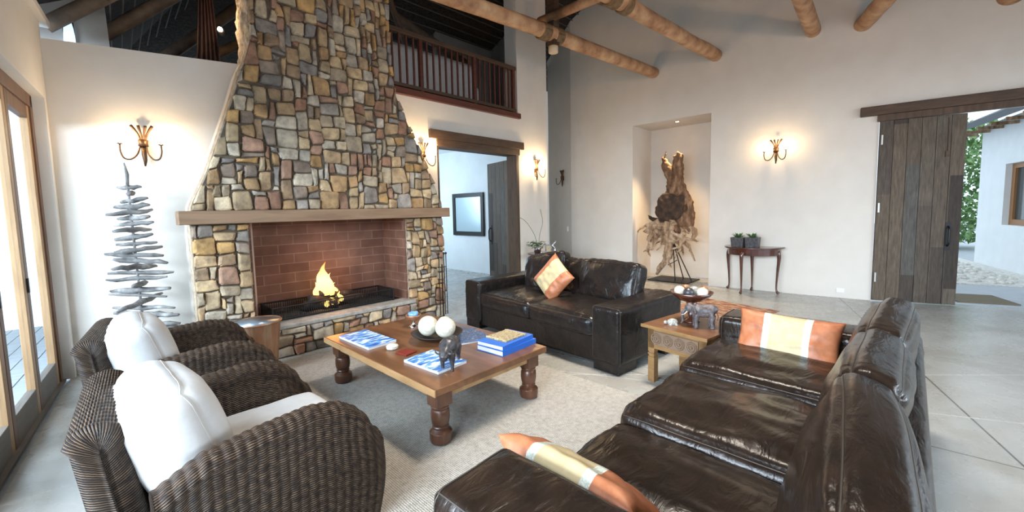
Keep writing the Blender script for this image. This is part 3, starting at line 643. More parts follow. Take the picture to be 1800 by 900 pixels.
build('hearth', off(MB().box(1.17, 3.0, HY+.02, 5.3, 0, 0.30)), 'mortar', fp)
build('hearth_stonework', off(stones(1.12, 3.02, 0.0, 0.30, PF(HY+.02), 9, cell=0.062, wts=(2, 2, 3, 4), hts=(1, 2, 2), bright=1.12)), 'stone', fp)  # hearth stones coloured paler too, as if daylit
build('hearth_slab', off(MB().box(1.12, 3.02, HY-.01, FY+0.12, 0.30, 0.345)), 'hearth_cap', fp, bevel=0.012)
fb = MB().box(1.12, 3.05, 5.36, 5.40, 0.3, 1.5)
build('firebox_back', off(fb), 'brick_back', fp)
build('firebox_side', off(MB().box(2.955, 2.975, FY+.005, 5.38, 0.3, 1.43)), 'brick_side', fp)
build('firebox_side', off(MB().box(1.175, 1.19, FY+.005, 5.38, 0.3, 1.43)), 'brick_side', fp)
build('firebox_floor', off(MB().box(1.17, 2.98, FY+.1, 5.37, 0.30, 0.335)), 'soot', fp)
build('firebox_lintel', off(MB().box(1.1, 3.05, FY+.02, 5.38, 1.425, 1.5)), 'soot', fp)
mm = MB().box(0.60, 3.60, 4.66, FY-.005, 1.43, 1.555)
build('mantel_beam', off(mm), 'mantel', fp, bevel=0.008)

# fire basket
fbk = empty('fire_basket', 'long low black iron fire basket standing in the brick firebox', 'fire basket', (2.08, 5.1, 0.335))
fr = MB()
for z in (0.03, 0.16): fr.tube([(-.72, -.2, z), (.72, -.2, z), (.72, .2, z), (-.72, .2, z), (-.72, -.2, z)], 0.009, 6)
for x in (-.72, .72):
    for y in (-.2, .2): fr.tube([(x, y, 0), (x, y, .17)], 0.011, 6)
build('basket_frame', fr, 'black', fbk)
bb = MB()
for i in range(60):
    x = -.71+1.42*i/59
    for y in (-.2, .2): bb.tube([(x, y, .03), (x, y, .16)], 0.0045, 5)
for i in range(17):
    y = -.19+.38*i/16
    for x in (-.72, .72): bb.tube([(x, y, .03), (x, y, .16)], 0.0045, 5)
for i in range(30):
    y = -.19+.38*i/29; bb.tube([(-.71, y, .03), (.71, y, .03)], 0.005, 4)
tag(build('basket_bars', bb, 'black', fbk))
LOGS = [((1.78, 5.0, .52), (2.16, 5.14, .44), .048, 'charred log leaning up to the left in the flames'),
        ((1.75, 5.12, .43), (2.1, 5.0, .43), .055, 'thick grey log lying at the left end of the fire'),
        ((1.9, 5.06, .55), (2.32, 5.1, .50), .045, 'charred log lying across the top of the fire'),
        ((2.12, 5.06, .44), (2.42, 5.02, .46), .034, 'small log with a pale cut end right of the flames')]
for a, b, r_, lb in LOGS:
    o = empty('fire_log', lb, 'log', a, group=None); d = Vector(b)-Vector(a)
    build('bark', MB().tube([d*t for t in (0, .2, .4, .6, .8, 1)], r_, 10, jit=.35), 'log', o, smooth=True)
    build('cut_end', MB().tube([d*1.0, d*1.0+d.normalized()*.004], r_*.9, 10), 'cut_log', o)
def tongue(mb, x, y, z, h_, r_, seed):
    pts = []; rr = []
    for k in range(13):
        t = k/12; pts.append((x+.05*noise.noise(Vector((seed, t*2.2, 0)))*t*2-.01*t, y+.03*noise.noise(Vector((seed, t*2, 7))), z+h_*t)); rr.append(r_*(max(0.004, math.sin(PI*min(1, (0.28+0.72*t)))**1.0))*(1-0.45*t))
    mb.tube(pts, rr, 12)
fm = MB()
for q in ((0, 0, .0, .40, .085, 1), (-.05, .03, 0, .30, .06, 2), (.055, .0, -.01, .27, .06, 3), (-.11, -.01, .0, .17, .04, 4), (.11, .02, -.03, .16, .045, 5), (.15, -.05, -.1, .13, .03, 6), (.04, -.07, -.12, .09, .04, 8), (-.03, -.08, -.12, .07, .03, 9), (.09, -.09, -.12, .08, .03, 10)):
    tongue(fm, *q)
o = build('fire_flames', fm, 'flame', smooth=True, loc=(2.0, 5.07, 0.53)); tag(o, 'orange and yellow flames rising from the burning logs', 'fire', kind='stuff')
pl_ = bpy.data.lights.new('fire_light', 'POINT'); pl_.energy = 7; pl_.color = (1, .42, .13); pl_.shadow_soft_size = .12
po = bpy.data.objects.new('fire_light', pl_); COL.objects.link(po); po.location = (2.03, 4.99, .72)

# fireplace tools by the right pier
ft = empty('fireplace_tool_set', 'slim black iron fire tools on a stand against the right stone pier', 'fire tools', (3.40, 4.62, 0))
build('stand_base', MB().lathe([(.10, 0), (.10, .012), (.03, .02), (.012, .03)], seg=18), 'black', ft, smooth=True)
build('stand_pole', MB().tube([(0, 0, .02), (0, 0, .78)], .009, 8), 'black', ft)
build('stand_hanger', MB().tube([(-.07, 0, .74), (.07, 0, .74)], .006, 6), 'black', ft)
for x in (-.06, .06, 0.025):
    build('poker', MB().tube([(x, -.015, .08), (x, -.015, .92)], .006, 6).ball((x, -.015, .93), .016), 'black', ft)

# ------------------------------------------------------------------ sconces
def sconce(loc, rz, label, lit=True, power=7.5):
    o = empty('wall_sconce', label, 'wall lamp', loc, rz, 'bronze horn wall sconces')
    st = MB()
    for a, l_ in ((-.55, .10), (-.18, .115), (.2, .115), (.55, .10)):
        st.tube(catmull([(a*.03, -.045, -.02), (a*.035, -.05, .05), (a*.07, -.055, .12), (a*.15, -.06, .195)], 4), [.010, .011, .012, .012, .011, .010, .010, .010, .010, .010, .012, .013, .013], 7)
    build('horn_stem', st, 'bronze', o, smooth=True)
    build('waist_band', MB().lathe([(.03, -.005), (.042, 0), (.036, .03), (.042, .06), (.03, .065)], (0, -.05, -.005), 16), 'bronze', o, smooth=True)
    build('pointed_tail', MB().tube([(0, -.05, 0), (0, -.05, -.08), (0.004, -.052, -.14), (0, -.05, -.20)], [.02, .022, .017, .007], 8), 'bronze', o, smooth=True)
    build('wall_plate', MB().box(-.02, .02, -.03, 0.0, -.05, .06), 'bronze', o, bevel=.004)
    for s in (-1, 1):
        arm = build('curved_arm', MB().tube(catmull([(s*.02, -.06, .0), (s*.045, -.085, -.09), (s*.09, -.11, -.14), (s*.135, -.125, -.13), (s*.155, -.13, -.07), (s*.155, -.13, .0)], 5), .0075, 7), 'bronze', o, smooth=True)
        build('candle_cup', MB().lathe([(.006, -.005), (.022, .003), (.024, .008), (.008, .010)], (s*.155, -.13, 0), 12), 'bronze', arm, smooth=True)
        if lit:
            build('bulb', MB().lathe([(.004, 0), (.009, .01), (.010, .025), (.006, .045), (.001, .055)], (s*.155, -.13, .01), 10), 'glow', arm, smooth=True)
            l = bpy.data.lights.new('sconce_light', 'POINT'); l.energy = power*.5; l.color = (1, .72, .40); l.shadow_soft_size = .015
            lo = bpy.data.objects.new('sconce_light', l); COL.objects.link(lo); lo.parent = arm; lo.location = (s*.155, -.145, .085)
    return o
sconce((0.505, 5.532, 2.21), R(-19.6), 'bronze horn wall sconce above the driftwood tree')
sconce((6.19, 5.3, 2.27), 0, 'bronze wall sconce right of the far doorway, nearly lost in its own glare', power=18)
sconce((3.60, 5.3, 2.33), 0, 'bronze wall sconce mostly hidden behind the right edge of the stone hood', power=18)
sconce((8.155, 1.655, 2.38), R(90+180) , 'bronze horn wall sconce above the dark console table', power=7.5)
sconce((8.30, 6.17, 2.25), R(-114), 'unlit dark sconce on the shaded corner wall beside the passage', lit=False)

# ------------------------------------------------------------------ driftwood tree
random.seed(4)
dt = empty('driftwood_tree', 'tall cone-shaped tree of stacked grey driftwood sticks standing beside the left wall', 'driftwood tree', (0.34, 5.12, 0))
build('trunk_rod', MB().tube([(0, 0, .02), (-.01, 0, 1.0), (-.02, 0, 1.90)], .010, 7), 'driftgrey', dt)
build('base_block', MB().lathe([(.12, 0), (.12, .03), (.1, .04)], seg=9), 'driftgrey', dt)
z = 0.10; k = 0
while z < 1.82:
    t = (z-0.1)/1.84; L_ = (0.31*(1-t)+0.085)*random.uniform(.82, 1.12); th_ = random.uniform(-.25, .25) if k % 3 else random.uniform(.5, 2.4)
    th_ -= 0.75; sh = random.uniform(-.12, .12)*L_; tz = random.uniform(-.05, .05)
    d = Vector((math.cos(th_), math.sin(th_), 0)); pts = []
    for q in range(7):
        s = -1+q/3; pts.append(d*(s*L_+sh)+Vector((random.uniform(-.006, .006), random.uniform(-.006, .006), z+tz*s*.5+random.uniform(-.006, .006))))
    r_ = random.uniform(.021, .036)*(1-.2*t)
    build('driftwood_stick', MB().tube(pts, [r_*.5, r_*.85, r_, r_*1.05, r_, r_*.85, r_*.45], 8, jit=.6, flat=.8), 'driftgrey', dt, smooth=True)
    z += random.uniform(.046, .064); k += 1
build('driftwood_stick', MB().tube([(-.02, 0, 1.80), (-.015, .01, 1.9), (-.03, 0, 2.0)], [.012, .014, .006], 7), 'driftgrey', dt, smooth=True)

# ------------------------------------------------------------------ glass doors on the left (frame plane 9 cm outside the inner face)
ang = -math.atan(0.109)
def door_panel(y0, y1, z1, label):
    """panel between y0<y1 (world y), local: x out of plane, y along"""
    o = empty('door_1', label, 'door', (lx(y0)-.09, y0, 0), ang); L_ = (y1-y0)/math.cos(ang)
    struct(o); sw = .075
    build('bottom_rail', MB().box(-.05, 0, sw, L_-sw, .01, .215), 'door_rail', o, bevel=.004)
    build('top_rail', MB().box(-.05, 0, sw, L_-sw, z1-.11, z1), 'door_timber', o, bevel=.004)
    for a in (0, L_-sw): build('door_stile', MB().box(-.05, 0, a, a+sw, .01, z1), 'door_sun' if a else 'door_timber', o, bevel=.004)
    build('glass_pane', MB().box(-.028, -.022, sw, L_-sw, .215, z1-.11), 'pane', o)
    return o
ys = [5.59, 4.85, 4.13, 3.41, 2.69, 1.97]
for i in range(len(ys)-1):
    o = door_panel(ys[i+1]+.005, ys[i]-.005, 2.49, 'timber framed folding glass door panel, number %s from the corner' % ['first', 'second', 'third', 'fourth', 'fifth', 'sixth'][i])
    o['kind'] = 'structure'
    if i in (0, 1):
        build('hinge', MB().box(0, .012, -.012, .014, .95, 1.06), 'black', o)
fo = struct(empty('window_2', 'dark brown timber door frame in the left wall', 'door frame', (lx(5.666)-.09, 5.666, 0), ang))
build('frame_jamb', MB().box(-.05, .012, -.075, 0.0, 0, 2.59), 'door_timber', fo, bevel=.004)
build('frame_head', MB().box(-.09, .012, -6.2, 0.0, 2.49, 2.6), 'door_timber', fo, bevel=.004)
build('floor_track', MB().box(-.09, .03, -9.0, 0.0, -.01, .012), 'door_rail', fo)

# outside the glass doors
struct(build('floor_deck', MB().box(-7, -.05, -4, 9, -.10, -.06), 'deck', rot=(0, 0, ang)))
dk = empty('timber_deck', 'pale grey timber deck boards outside the glass doors', 'deck', (-0.75, 0, -.06), R(-6.2)); dk['kind'] = 'structure'
for i in range(34):
    bmb = MB().box(-.13, 0, -3.5, 9, 0, .03)
    o = build('deck_board', bmb, 'deck', dk, loc=(0.12-.14*i, 0, 0))
fc = empty('pole_fence', 'screen of slim upright poles outside beyond the deck', 'fence', (-3.2, 7.5, 0), R(-25))
for i in range(30):
    build('fence_pole', MB().tube([(-2.2+i*.15, 0, -.03), (-2.2+i*.15+random.uniform(-.02, .02), 0, 1.9+random.uniform(-.15, .15))], .04, 7), 'driftgrey', fc, smooth=True)

# ------------------------------------------------------------------ doorway with plank door leaf (far)
dl = empty('timber_lintel', 'dark timber lintel beam over the far doorway', 'lintel', (4.8, 5.3, 2.55))
build('lintel_beam', MB().box(-1.06, 1.04, -.05, .0, .07, .20), 'lintel', dl, bevel=.006)
build('lintel_rail', MB().box(-.92, .94, -.03, .27, -.04, .07), 'lintel', dl, bevel=.006)
fr_ = struct(empty('door_frame_2', 'dark timber frame of the far doorway', 'door frame', (3.88, 5.3, 0)))
build('frame_jamb', MB().box(0, .05, .02, .25, 0, 2.51), 'dark_timber', fr_)
build('frame_jamb', MB().box(1.79, 1.85, -.005, .25, 0, 2.51), 'dark_timber', fr_)
def plank_door(o, w_, h_, handle_y, hinge=True, sg=1, th=.045):
    mb = MB(); n_ = round(w_/.158); pw = w_/n_
    for i in range(n_): mb.box(0, th, i*pw+.002, (i+1)*pw-.002, .015, h_)
    build('plank_panel', mb, 'planks', o, bevel=.003)
    hm = MB().tube(catmull([(-.01, handle_y, .86), (-.05, handle_y, .90), (-.055, handle_y, 1.0), (-.05, handle_y, 1.10), (-.01, handle_y, 1.14)], 4), .011, 8).box(-.008, 0, handle_y-.03, handle_y+.03, .80, 1.20)
    build('pull_handle', hm, 'black', o, smooth=False)
d1 = empty('plank_door', 'dark plank door standing open inside the far doorway', 'door', (5.70, 5.42, 0), R(180+90-90+170))
# leaf runs away from the hinge at the right jamb into the far room
d1.rotation_euler = (0, 0, R(-14)); plank_door(d1, 1.0, 2.46, .90, th=.045)
for z_ in (.35, 1.2, 2.1): build('hinge', MB().box(-.012, .0, .0, .05, z_, z_+.13), 'steel', d1)

# ------------------------------------------------------------------ picture in the far room
pf = empty('framed_picture', 'thick black square frame with pale glass on the white wall of the far room', 'picture', (6.635, 7.85, 1.42))
fm_ = MB()
for a in ((-.58, .58, -.52, -.42), (-.58, .58, .42, .52), (-.58, -.48, -.42, .42), (.48, .58, -.42, .42)): fm_.box(-.04, 0, a[0], a[1], a[2], a[3])
build('picture_frame', fm_, 'black', pf, bevel=.004)
build('picture_pane', MB().box(-.02, -.01, -.48, .48, -.42, .42), 'mirror', pf)

# passage edge timber
tag(build('door_edge_post', MB().box(6.63, 6.73, 5.42, 5.62, 0, 2.35), 'dark_timber'), 'dark timber door edge showing in the passage gap left of the corner', 'door post')

# ------------------------------------------------------------------ balcony
br = empty('balcony_railing', 'reddish timber balustrade of the loft over the far doorway', 'railing', (2.92, 5.33, 3.2))
L_ = 2.79
build('handrail', MB().box(0, L_, -.03, .05, .84, .90), 'lintel', br, bevel=.006)
build('bottom_rail', MB().box(0, L_, -.02, .04, .10, .15), 'lintel', br, bevel=.004)
for i in range(24):
    x = .05+i*(L_-.1)/23; post = i in (6, 15, 23, 0)
    r_ = .028 if post else .012
    build('corner_post' if post else 'baluster', MB().box(x-r_, x+r_, -.0-r_+.01, r_+.01, 0.0 if post else .14, .86), 'red_timber', br)
tag(build('balcony_edge_board', MB().box(2.90, 5.76, 5.24, 5.62, 3.17, 3.265), 'red_timber', bevel=.006), 'dark red timber edge board under the loft railing', 'board')
lf = empty('slipcovered_sofa', 'white covered sofa seen from behind through the loft railing', 'sofa', (4.55, 6.15, 3.18))
build('sofa_back', cushion_mb(1.75, .28, .95, r=.07, crown=(.01, .02, .01), n=14, wr=.01), 'white_cloth', lf, smooth=True, loc=(-.1, 0, .56))
build('sofa_arm', cushion_mb(.26, .8, .66, r=.07, crown=(.01, .02, .01), n=12, wr=.01), 'white_cloth', lf, smooth=True, loc=(.9, .38, .38))
build('sofa_arm', cushion_mb(.26, .8, .66, r=.07, crown=(.01, .02, .01), n=12, wr=.01), 'white_cloth', lf, smooth=True, loc=(-1.05, .38, .38))
build('sofa_base', cushion_mb(1.7, .7, .4, r=.05, crown=(.01, .02, .02), n=12, wr=.01), 'white_cloth', lf, smooth=True, loc=(-.1, .42, .22))
# folded dark cloth hanging left of the chimney
hc = MB(); n_ = 40
vs = []; fs = []
for i in range(n_+1):
    for j in range(9):
        u = i/n_; v = j/8; wd = .035+.07*(1-v)**1.3
        vs.append(((u-.5)*2*wd+.03*v, .035*math.sin(u*30)*(1-.5*v), .05+v*1.25))
for i in range(n_):
    for j in range(8): fs.append((i*9+j, (i+1)*9+j, (i+1)*9+j+1, i*9+j+1))
hc.add(vs, fs)
o = build('hanging_cloth', hc, noisy('maroon_cloth', [(0.3, (.015, .005, .005)), (.7, (.05, .02, .018))], nscale=6, rough=.6), smooth=True, loc=(1.13, 5.75, 3.15)); s = o.modifiers.new('s', 'SOLIDIFY'); s.thickness = .008
tag(o, 'dark maroon cloth hanging in folds above the half wall left of the chimney', 'cloth')
sp = empty('spotlight', 'small lit spotlight beside the left side of the chimney', 'spotlight', (1.20, 5.45, 3.50))
build('lamp_housing', MB().lathe([(.015, -.06), (.03, -.05), (.034, .0), (.03, .002)], seg=14), 'black', sp, rot=(R(60), 0, R(-30)), smooth=True)
build('lamp_bulb', MB().ball((0, 0, .012), .024), 'glow', sp, rot=(R(60), 0, R(-30)), smooth=True)
l = bpy.data.lights.new('spot_light', 'POINT'); l.energy = 5; l.color = (1, .72, .42); l.shadow_soft_size = .03
lo = bpy.data.objects.new('spot_light', l); COL.objects.link(lo); lo.parent = sp; lo.location = (-.02, -.10, .03)

# ------------------------------------------------------------------ niche: spot + root sculpture
dn = empty('recessed_downlight', 'small round recessed spotlight in the ceiling of the niche', 'downlight', (8.42, 3.44, 3.2))
build('trim_ring', MB().lathe([(.045, -.006), (.05, -.004), (.05, 0), (.045, 0)], seg=20), 'steel', dn, smooth=True)
build('lamp_lens', MB().lathe([(.001, -.007), (.03, -.007), (.03, -.001), (.001, -.001)], seg=16), 'glow', dn)
l = bpy.data.lights.new('niche_spot', 'SPOT'); l.energy = 260; l.color = (1, .72, .42); l.spot_size = R(80); l.spot_blend = .6; l.shadow_soft_size = .03
lo = bpy.data.objects.new('niche_spot', l); COL.objects.link(lo); lo.parent = dn; lo.location = (0, 0, -.02); lo.rotation_euler = (0, R(12), 0)

sc = empty('root_sculpture', 'large gnarled driftwood root sculpture on a black metal stand in the wall niche', 'sculpture', (8.35, 3.45, 0))
# local frame: a = to the left in view (+y), z up, x = depth. 
def SP(a, z, x=0.0): return (x, a, z)
tr = MB()
tr.tube(catmull([SP(.0, 1.25), SP(.02, 1.6), SP(.06, 1.95), SP(.13, 2.3), SP(.27, 2.52)], 5), [.20, .21, .20, .19, .18, .16, .15, .14, .13, .12, .10, .085, .08, .075, .07, .065, .06, .055, .05, .04, .02], 14, jit=.5, flat=.7)
tr.tube(catmull([SP(.02, 1.7), SP(.10, 2.1), SP(.24, 2.35), SP(.17, 2.66)], 5), [.12, .11, .10, .09, .08, .07, .07, .06, .055, .05, .045, .04, .035, .03, .025, .012], 10, jit=.6, flat=.7)
tr.tube(catmull([SP(-.08, 1.3), SP(-.10, 1.7), SP(-.07, 2.1), SP(-.05, 2.45), SP(-.08, 2.58)], 5), [.15, .15, .14, .14, .13, .13, .12, .12, .11, .10, .10, .10, .10, .095, .09, .08, .08, .07, .06, .05, .03], 12, jit=.6, flat=.7)
tr.tube(catmull([SP(.02, 1.75), SP(-.10, 1.45), SP(-.12, 1.15), SP(-.02, .9)], 4), [.17, .18, .18, .19, .19, .19, .18, .17, .16, .14, .12, .10, .08], 12, jit=.7, flat=.6)
tr.tube(catmull([SP(-.10, 2.2), SP(-.12, 2.4), SP(-.16, 2.55)], 4), [.07, .07, .06, .06, .05, .04, .04, .03, .02], 8, jit=.6)
tr.tube(catmull([SP(-.12, 2.0), SP(-.22, 1.75), SP(-.32, 1.5), SP(-.34, 1.2), SP(-.30, 1.0)], 5), [.05, .05, .06, .06, .06, .06, .07, .07, .07, .07, .07, .07, .07, .07, .07, .06, .06, .06, .05, .05, .04], 9, jit=.6)
fused('trunk', tr, 'driftbrown', .022, sc, 1, disp=.07, dscale=.06)
cv = MB().ball(SP(.10, 1.58, -.12), .22, sc=(.35, 1.0, .9)).ball(SP(-.04, 1.48, -.13), .20, sc=(.35, 1.0, 1.25)).ball(SP(.22, 1.42, -.09), .15, sc=(.5, 1, 1.2)).ball(SP(.12, 1.33, -.12), .16, sc=(.4, 1.2, .8)).ball(SP(-.17, 1.62, -.10), .10, sc=(.4, .8, 1.3))
cv.tube(catmull([SP(.15, 1.25, -.05), SP(.33, 1.22), SP(.50, 1.27), SP(.58, 1.35)], 4), [.07, .07, .07, .06, .06, .05, .05, .04, .035, .03, .02, .015, .008], 8, jit=.5)
fused('hollow', cv, 'driftdark', .02, sc, 1, disp=.06, dscale=.07)
rt_ = MB(); random.seed(11)
rt_.tube(catmull([SP(.05, 1.3), SP(.1, 1.1), SP(.05, .9), SP(.0, .75)], 4), [.18, .18, .17, .16, .16, .15, .14, .13, .12, .11, .10, .09, .07], 12, jit=.8, flat=.7)
rt_.tube(catmull([SP(.2, 1.15), SP(.42, 1.08), SP(.55, 1.0), SP(.66, .98)], 4), [.08, .09, .10, .10, .09, .09, .08, .07, .06, .05, .04, .03, .015], 9, jit=.7)
for i in range(34):
    a0 = random.uniform(-.28, .45); z0 = random.uniform(.85, 1.25); pts = [SP(a0, z0, random.uniform(-.12, .08))]; ddx = random.uniform(-.05, .05)
    ddir = random.uniform(-.16, .22) if i % 3 else random.uniform(-.05, .3)
    for q in range(4): pts.append(SP(pts[-1][1]+ddir*.7+random.uniform(-.09, .09), pts[-1][2]-random.uniform(.0, .14), pts[-1][0]+random.uniform(-.06, .06)))
    rt_.tube(catmull(pts, 4), [random.uniform(.032, .062)*(1-.8*k/16) for k in range(17)], 7, jit=.6)
rt_.tube(catmull([SP(.05, .9), SP(.12, .65), SP(.17, .42), SP(.30, .22), SP(.36, .07)], 5), [.085*(1-.75*k/20)+.01 for k in range(21)], 9, jit=.7)
rt_.tube(catmull([SP(.10, .8), SP(.05, .55), SP(.12, .38), SP(.04, .25)], 4), [.05*(1-.8*k/12)+.006 for k in range(13)], 8, jit=.7)
rt_.tube(catmull([SP(.35, .95), SP(.50, .75), SP(.56, .60), SP(.50, .45)], 4), [.05*(1-.8*k/12)+.006 for k in range(13)], 8, jit=.7)
rt_.tube(catmull([SP(-.15, .85), SP(-.30, .7), SP(-.36, .55), SP(-.42, .42)], 4), [.04*(1-.8*k/12)+.006 for k in range(13)], 8, jit=.7)
rt_.tube(catmull([SP(-.25, 1.15), SP(-.42, 1.0), SP(-.38, .88), SP(-.46, .80)], 4), [.06*(1-.8*k/12)+.006 for k in range(13)], 8, jit=.7)
fused('roots', rt_, 'driftpale', .017, sc, 1, disp=.045, dscale=.04)
sd = MB()
for q in (SP(-.08, .02, -.12), SP(-.36, .02, .0), SP(-.10, .02, .25)): sd.tube([SP(.02, .80), q], .011, 6)
sd.tube([SP(-.08, .42, -.03), SP(.12, .30, .0)], .008, 6)
build('stand_rods', sd, 'black', sc)
build('base_plate', MB().box(-.32, .34, -.40, .42, .003, .018), 'black', sc)

# ------------------------------------------------------------------ console table
ct = empty('console_table', 'dark mahogany half-round console table with cabriole legs against the white wall', 'table', (8.13, 1.93, 0), R(-3))
tp = MB().prism([(-.0, -.45), (-.0, .45)]+[(-.08-.44*math.sin(PI*k/14), .45*math.cos(PI*k/14)) for k in range(15)], .765, .79, lambda a, b, c: Vector((a, b, c)))
build('table_top', tp, 'mahogany', ct, bevel=.004)
ap = MB().prism([(-.02, -.40), (-.02, .40)]+[(-.08-.38*math.sin(PI*k/14), .40*math.cos(PI*k/14)) for k in range(15)], .655, .765, lambda a, b, c: Vector((a, b, c)))
build('apron', ap, 'mahogany', ct)
for x, y in ((-.12, .37), (-.46, .06), (-.05, .02), (-.12, -.37)):
    dx, dy = (-.03, 0) if abs(y) < .1 else (0, math.copysign(.03, y))
    build('cabriole_leg', MB().tube(catmull([(x, y, .72), (x+dx*.9, y+dy*.9, .62), (x+dx*.4, y+dy*.4, .38), (x, y, .14), (x+dx*.3, y+dy*.3, .05), (x+dx*1.3, y+dy*1.3, .015)], 4), [.034, .035, .035, .033, .030, .027, .024, .022, .020, .018, .016, .015, .014, .013, .013, .014, .017, .020, .024, .024, .018], 9), 'mahogany', ct, smooth=True)
def planter(x, y, z, s, label, seed, parent_label='planter'):
    o = empty('planter', label, 'planter', (x, y, z))
    build('pot', MB().prism([(-s, -s), (s, -s), (s, s), (-s, s)], 0, s*1.9, lambda a, b, c: Vector((a*(1+.08*c/s), b*(1+.08*c/s), c))), 'bronze_dark', o, bevel=.004)
    rnd = random.Random(seed); lm = MB()
    for i in range(26):
        a = rnd.uniform(0, 6.28); r_ = rnd.uniform(.2, 1.1)*s; h_ = rnd.uniform(.3, 1.0)*s
        b0 = Vector((r_*.4*math.cos(a), r_*.4*math.sin(a), s*1.8)); b1 = b0+Vector((r_*.8*math.cos(a), r_*.8*math.sin(a), h_))
        lm.tube([b0, (b0+b1)/2+Vector((0, 0, h_*.2)), b1], [s*.08, s*.13, s*.02], 5, flat=.4)
    build('succulent', lm, 'leaf', o, smooth=True)
    return o
planter(7.80, 2.11, .79, .088, 'left dark square planter with a spiky succulent on the console table', 3)
planter(7.84, 1.90, .79, .088, 'right dark square planter on the console table', 5)

tag(build('light_switch', MB().box(-.012, 0, -.035, .035, -.06, .06), 'plastic', loc=(8.21, 5.98, 1.02), rot=(0, 0, R(24)), bevel=.003), 'small white light switch on the corner wall beside the shaded sconce', 'switch')
tag(build('wall_outlet', MB().box(-.012, 0, -.05, .05, -.035, .035), 'plastic', loc=(8.285, .75, .12), rot=(0, 0, R(7)), bevel=.003), 'small white wall outlet low on the wall left of the plank door', 'outlet')

# ------------------------------------------------------------------ big plank door and header
hd = empty('door_header_beam', 'long dark timber header beam over the big plank door', 'header beam', (8.30, 0.58, 2.78), R(7.1+0.2))
build('header_beam', MB().box(-.09, -.01, -2.6, .03, .0, .135), 'lintel', hd, bevel=.012)
build('track_board', MB().box(-.055, -.005, -2.5, -.17, -.09, .0), 'dark_timber', hd, bevel=.004)
d2 = empty('plank_door', 'tall weathered brown plank door standing ajar under the long header beam', 'door', (8.34, .385, 0), R(16.8+180))
plank_door(d2, .93, 2.70, .80, th=.05)
for z_ in (.30, 1.35, 2.35): build('hinge', MB().box(.05, .062, .015, .035, z_, z_+.14), 'steel', d2)
# handle faces the room: local +x after the half turn
for k_ in kids(d2):
    if k_.name.startswith('pull_handle'): k_.scale = (-1, 1, 1); k_.location = (.05, 0, 0)
build('hanging_latch', MB().tube([(.056, .74, 2.66), (.058, .745, 2.2)], .005, 5).box(.05, .065, .725, .765, 2.12, 2.2), 'lintel', d2)

# ------------------------------------------------------------------ exterior on the right
struct(build('floor_outside', MB().box(8.35, 40, -14, 12, -.05, -.015), 'pave'))
tag(build('doormat', MB().box(0, .70, 0, .66, 0, .018), 'mat', loc=(9.20, -1.20, -.014), rot=(0, 0, R(18)), bevel=.004), 'flat coir doormat lying outside the open plank door', 'mat')
eb = empty('outbuilding', 'white rendered outbuilding with slate roof seen through the big doorway', 'building', (15.0, -1.17, 0), R(180+13))
# local x runs from the corner toward the viewer's right, local y = outward back
def ebx(mb): return mb
build('building_wall', MB().box(0, 1.2, 0, .35, 0, 3.25).box(1.2, 3.05, 0, .35, 0, .96).box(1.2, 3.05, 0, .35, 2.26, 3.25).box(3.05, 8, 0, .35, 0, 3.25).box(0, .35, 0.35, 5, 0, 3.25), 'white_wall', eb)
wf = empty('tmp', None, None) if False else None
bwf = MB()
for a in ((1.2, 3.05, .96, 1.08), (1.2, 3.05, 2.16, 2.26), (1.2, 1.33, 1.08, 2.16), (2.92, 3.05, 1.08, 2.16), (2.08, 2.16, 1.08, 2.16)): bwf.box(a[0], a[1], .10, .20, a[2], a[3])
wo = build('window_frame', bwf, 'amber', eb)
build('window_pane', MB().box(1.33, 2.92, .14, .15, 1.08, 2.16), mat('dark_window_glass', (.05, .06, .06), .1), wo)
build('roof_slab', MB().add([(-1.0, -.45, 3.12), (8.2, -.45, 3.12), (8.2, 4, 5.2), (-1.0, 4, 5.2), (-1.0, -.45, 3.26), (8.2, -.45, 3.26), (8.2, 4, 5.34), (-1.0, 4, 5.34)], [(3, 2, 1, 0), (4, 5, 6, 7), (0, 1, 5, 4), (1, 2, 6, 5), (2, 3, 7, 6), (3, 0, 4, 7)]), 'slate', eb)
for i in range(12): build('rafter_tail', MB().box(-.9+i*.62, -.86+i*.62, -.40, .0, 3.05, 3.12), 'driftpale', eb)
# tree behind
def leafy(name, label, loc, rad, h_, n_, seed, material='leaf_pale'):
    rnd = random.Random(seed); o = empty(name, label, 'tree', loc)
    build('trunk', MB().tube([(0, 0, 0), (.05, 0, h_*.5), (0, .05, h_*.8)], [.12, .09, .04], 8), 'rafter', o, smooth=True)
    lm = MB()
    for i in range(n_):
        a = rnd.uniform(0, 6.28); zz = rnd.uniform(.05, 1)*h_; rr = rad*rnd.uniform(.2, 1)*(1-.3*abs(zz/h_-.5))
        c = Vector((rr*math.cos(a), rr*math.sin(a), zz)); s = rnd.uniform(.06, .14)
        u = Vector((rnd.uniform(-1, 1), rnd.uniform(-1, 1), rnd.uniform(-1, 1))).normalized(); v = u.cross(Vector((rnd.uniform(-1, 1), rnd.uniform(-1, 1), 1))).normalized()
        lm.add([c-u*s, c+v*s*.45, c+u*s, c-v*s*.45], [(0, 1, 2, 3)])
    build('foliage', lm, material, o)
leafy('tree', 'leafy green tree between the plank door and the outbuilding corner', (19.5, -1.0, 0), 1.5, 3.9, 4200, 2)
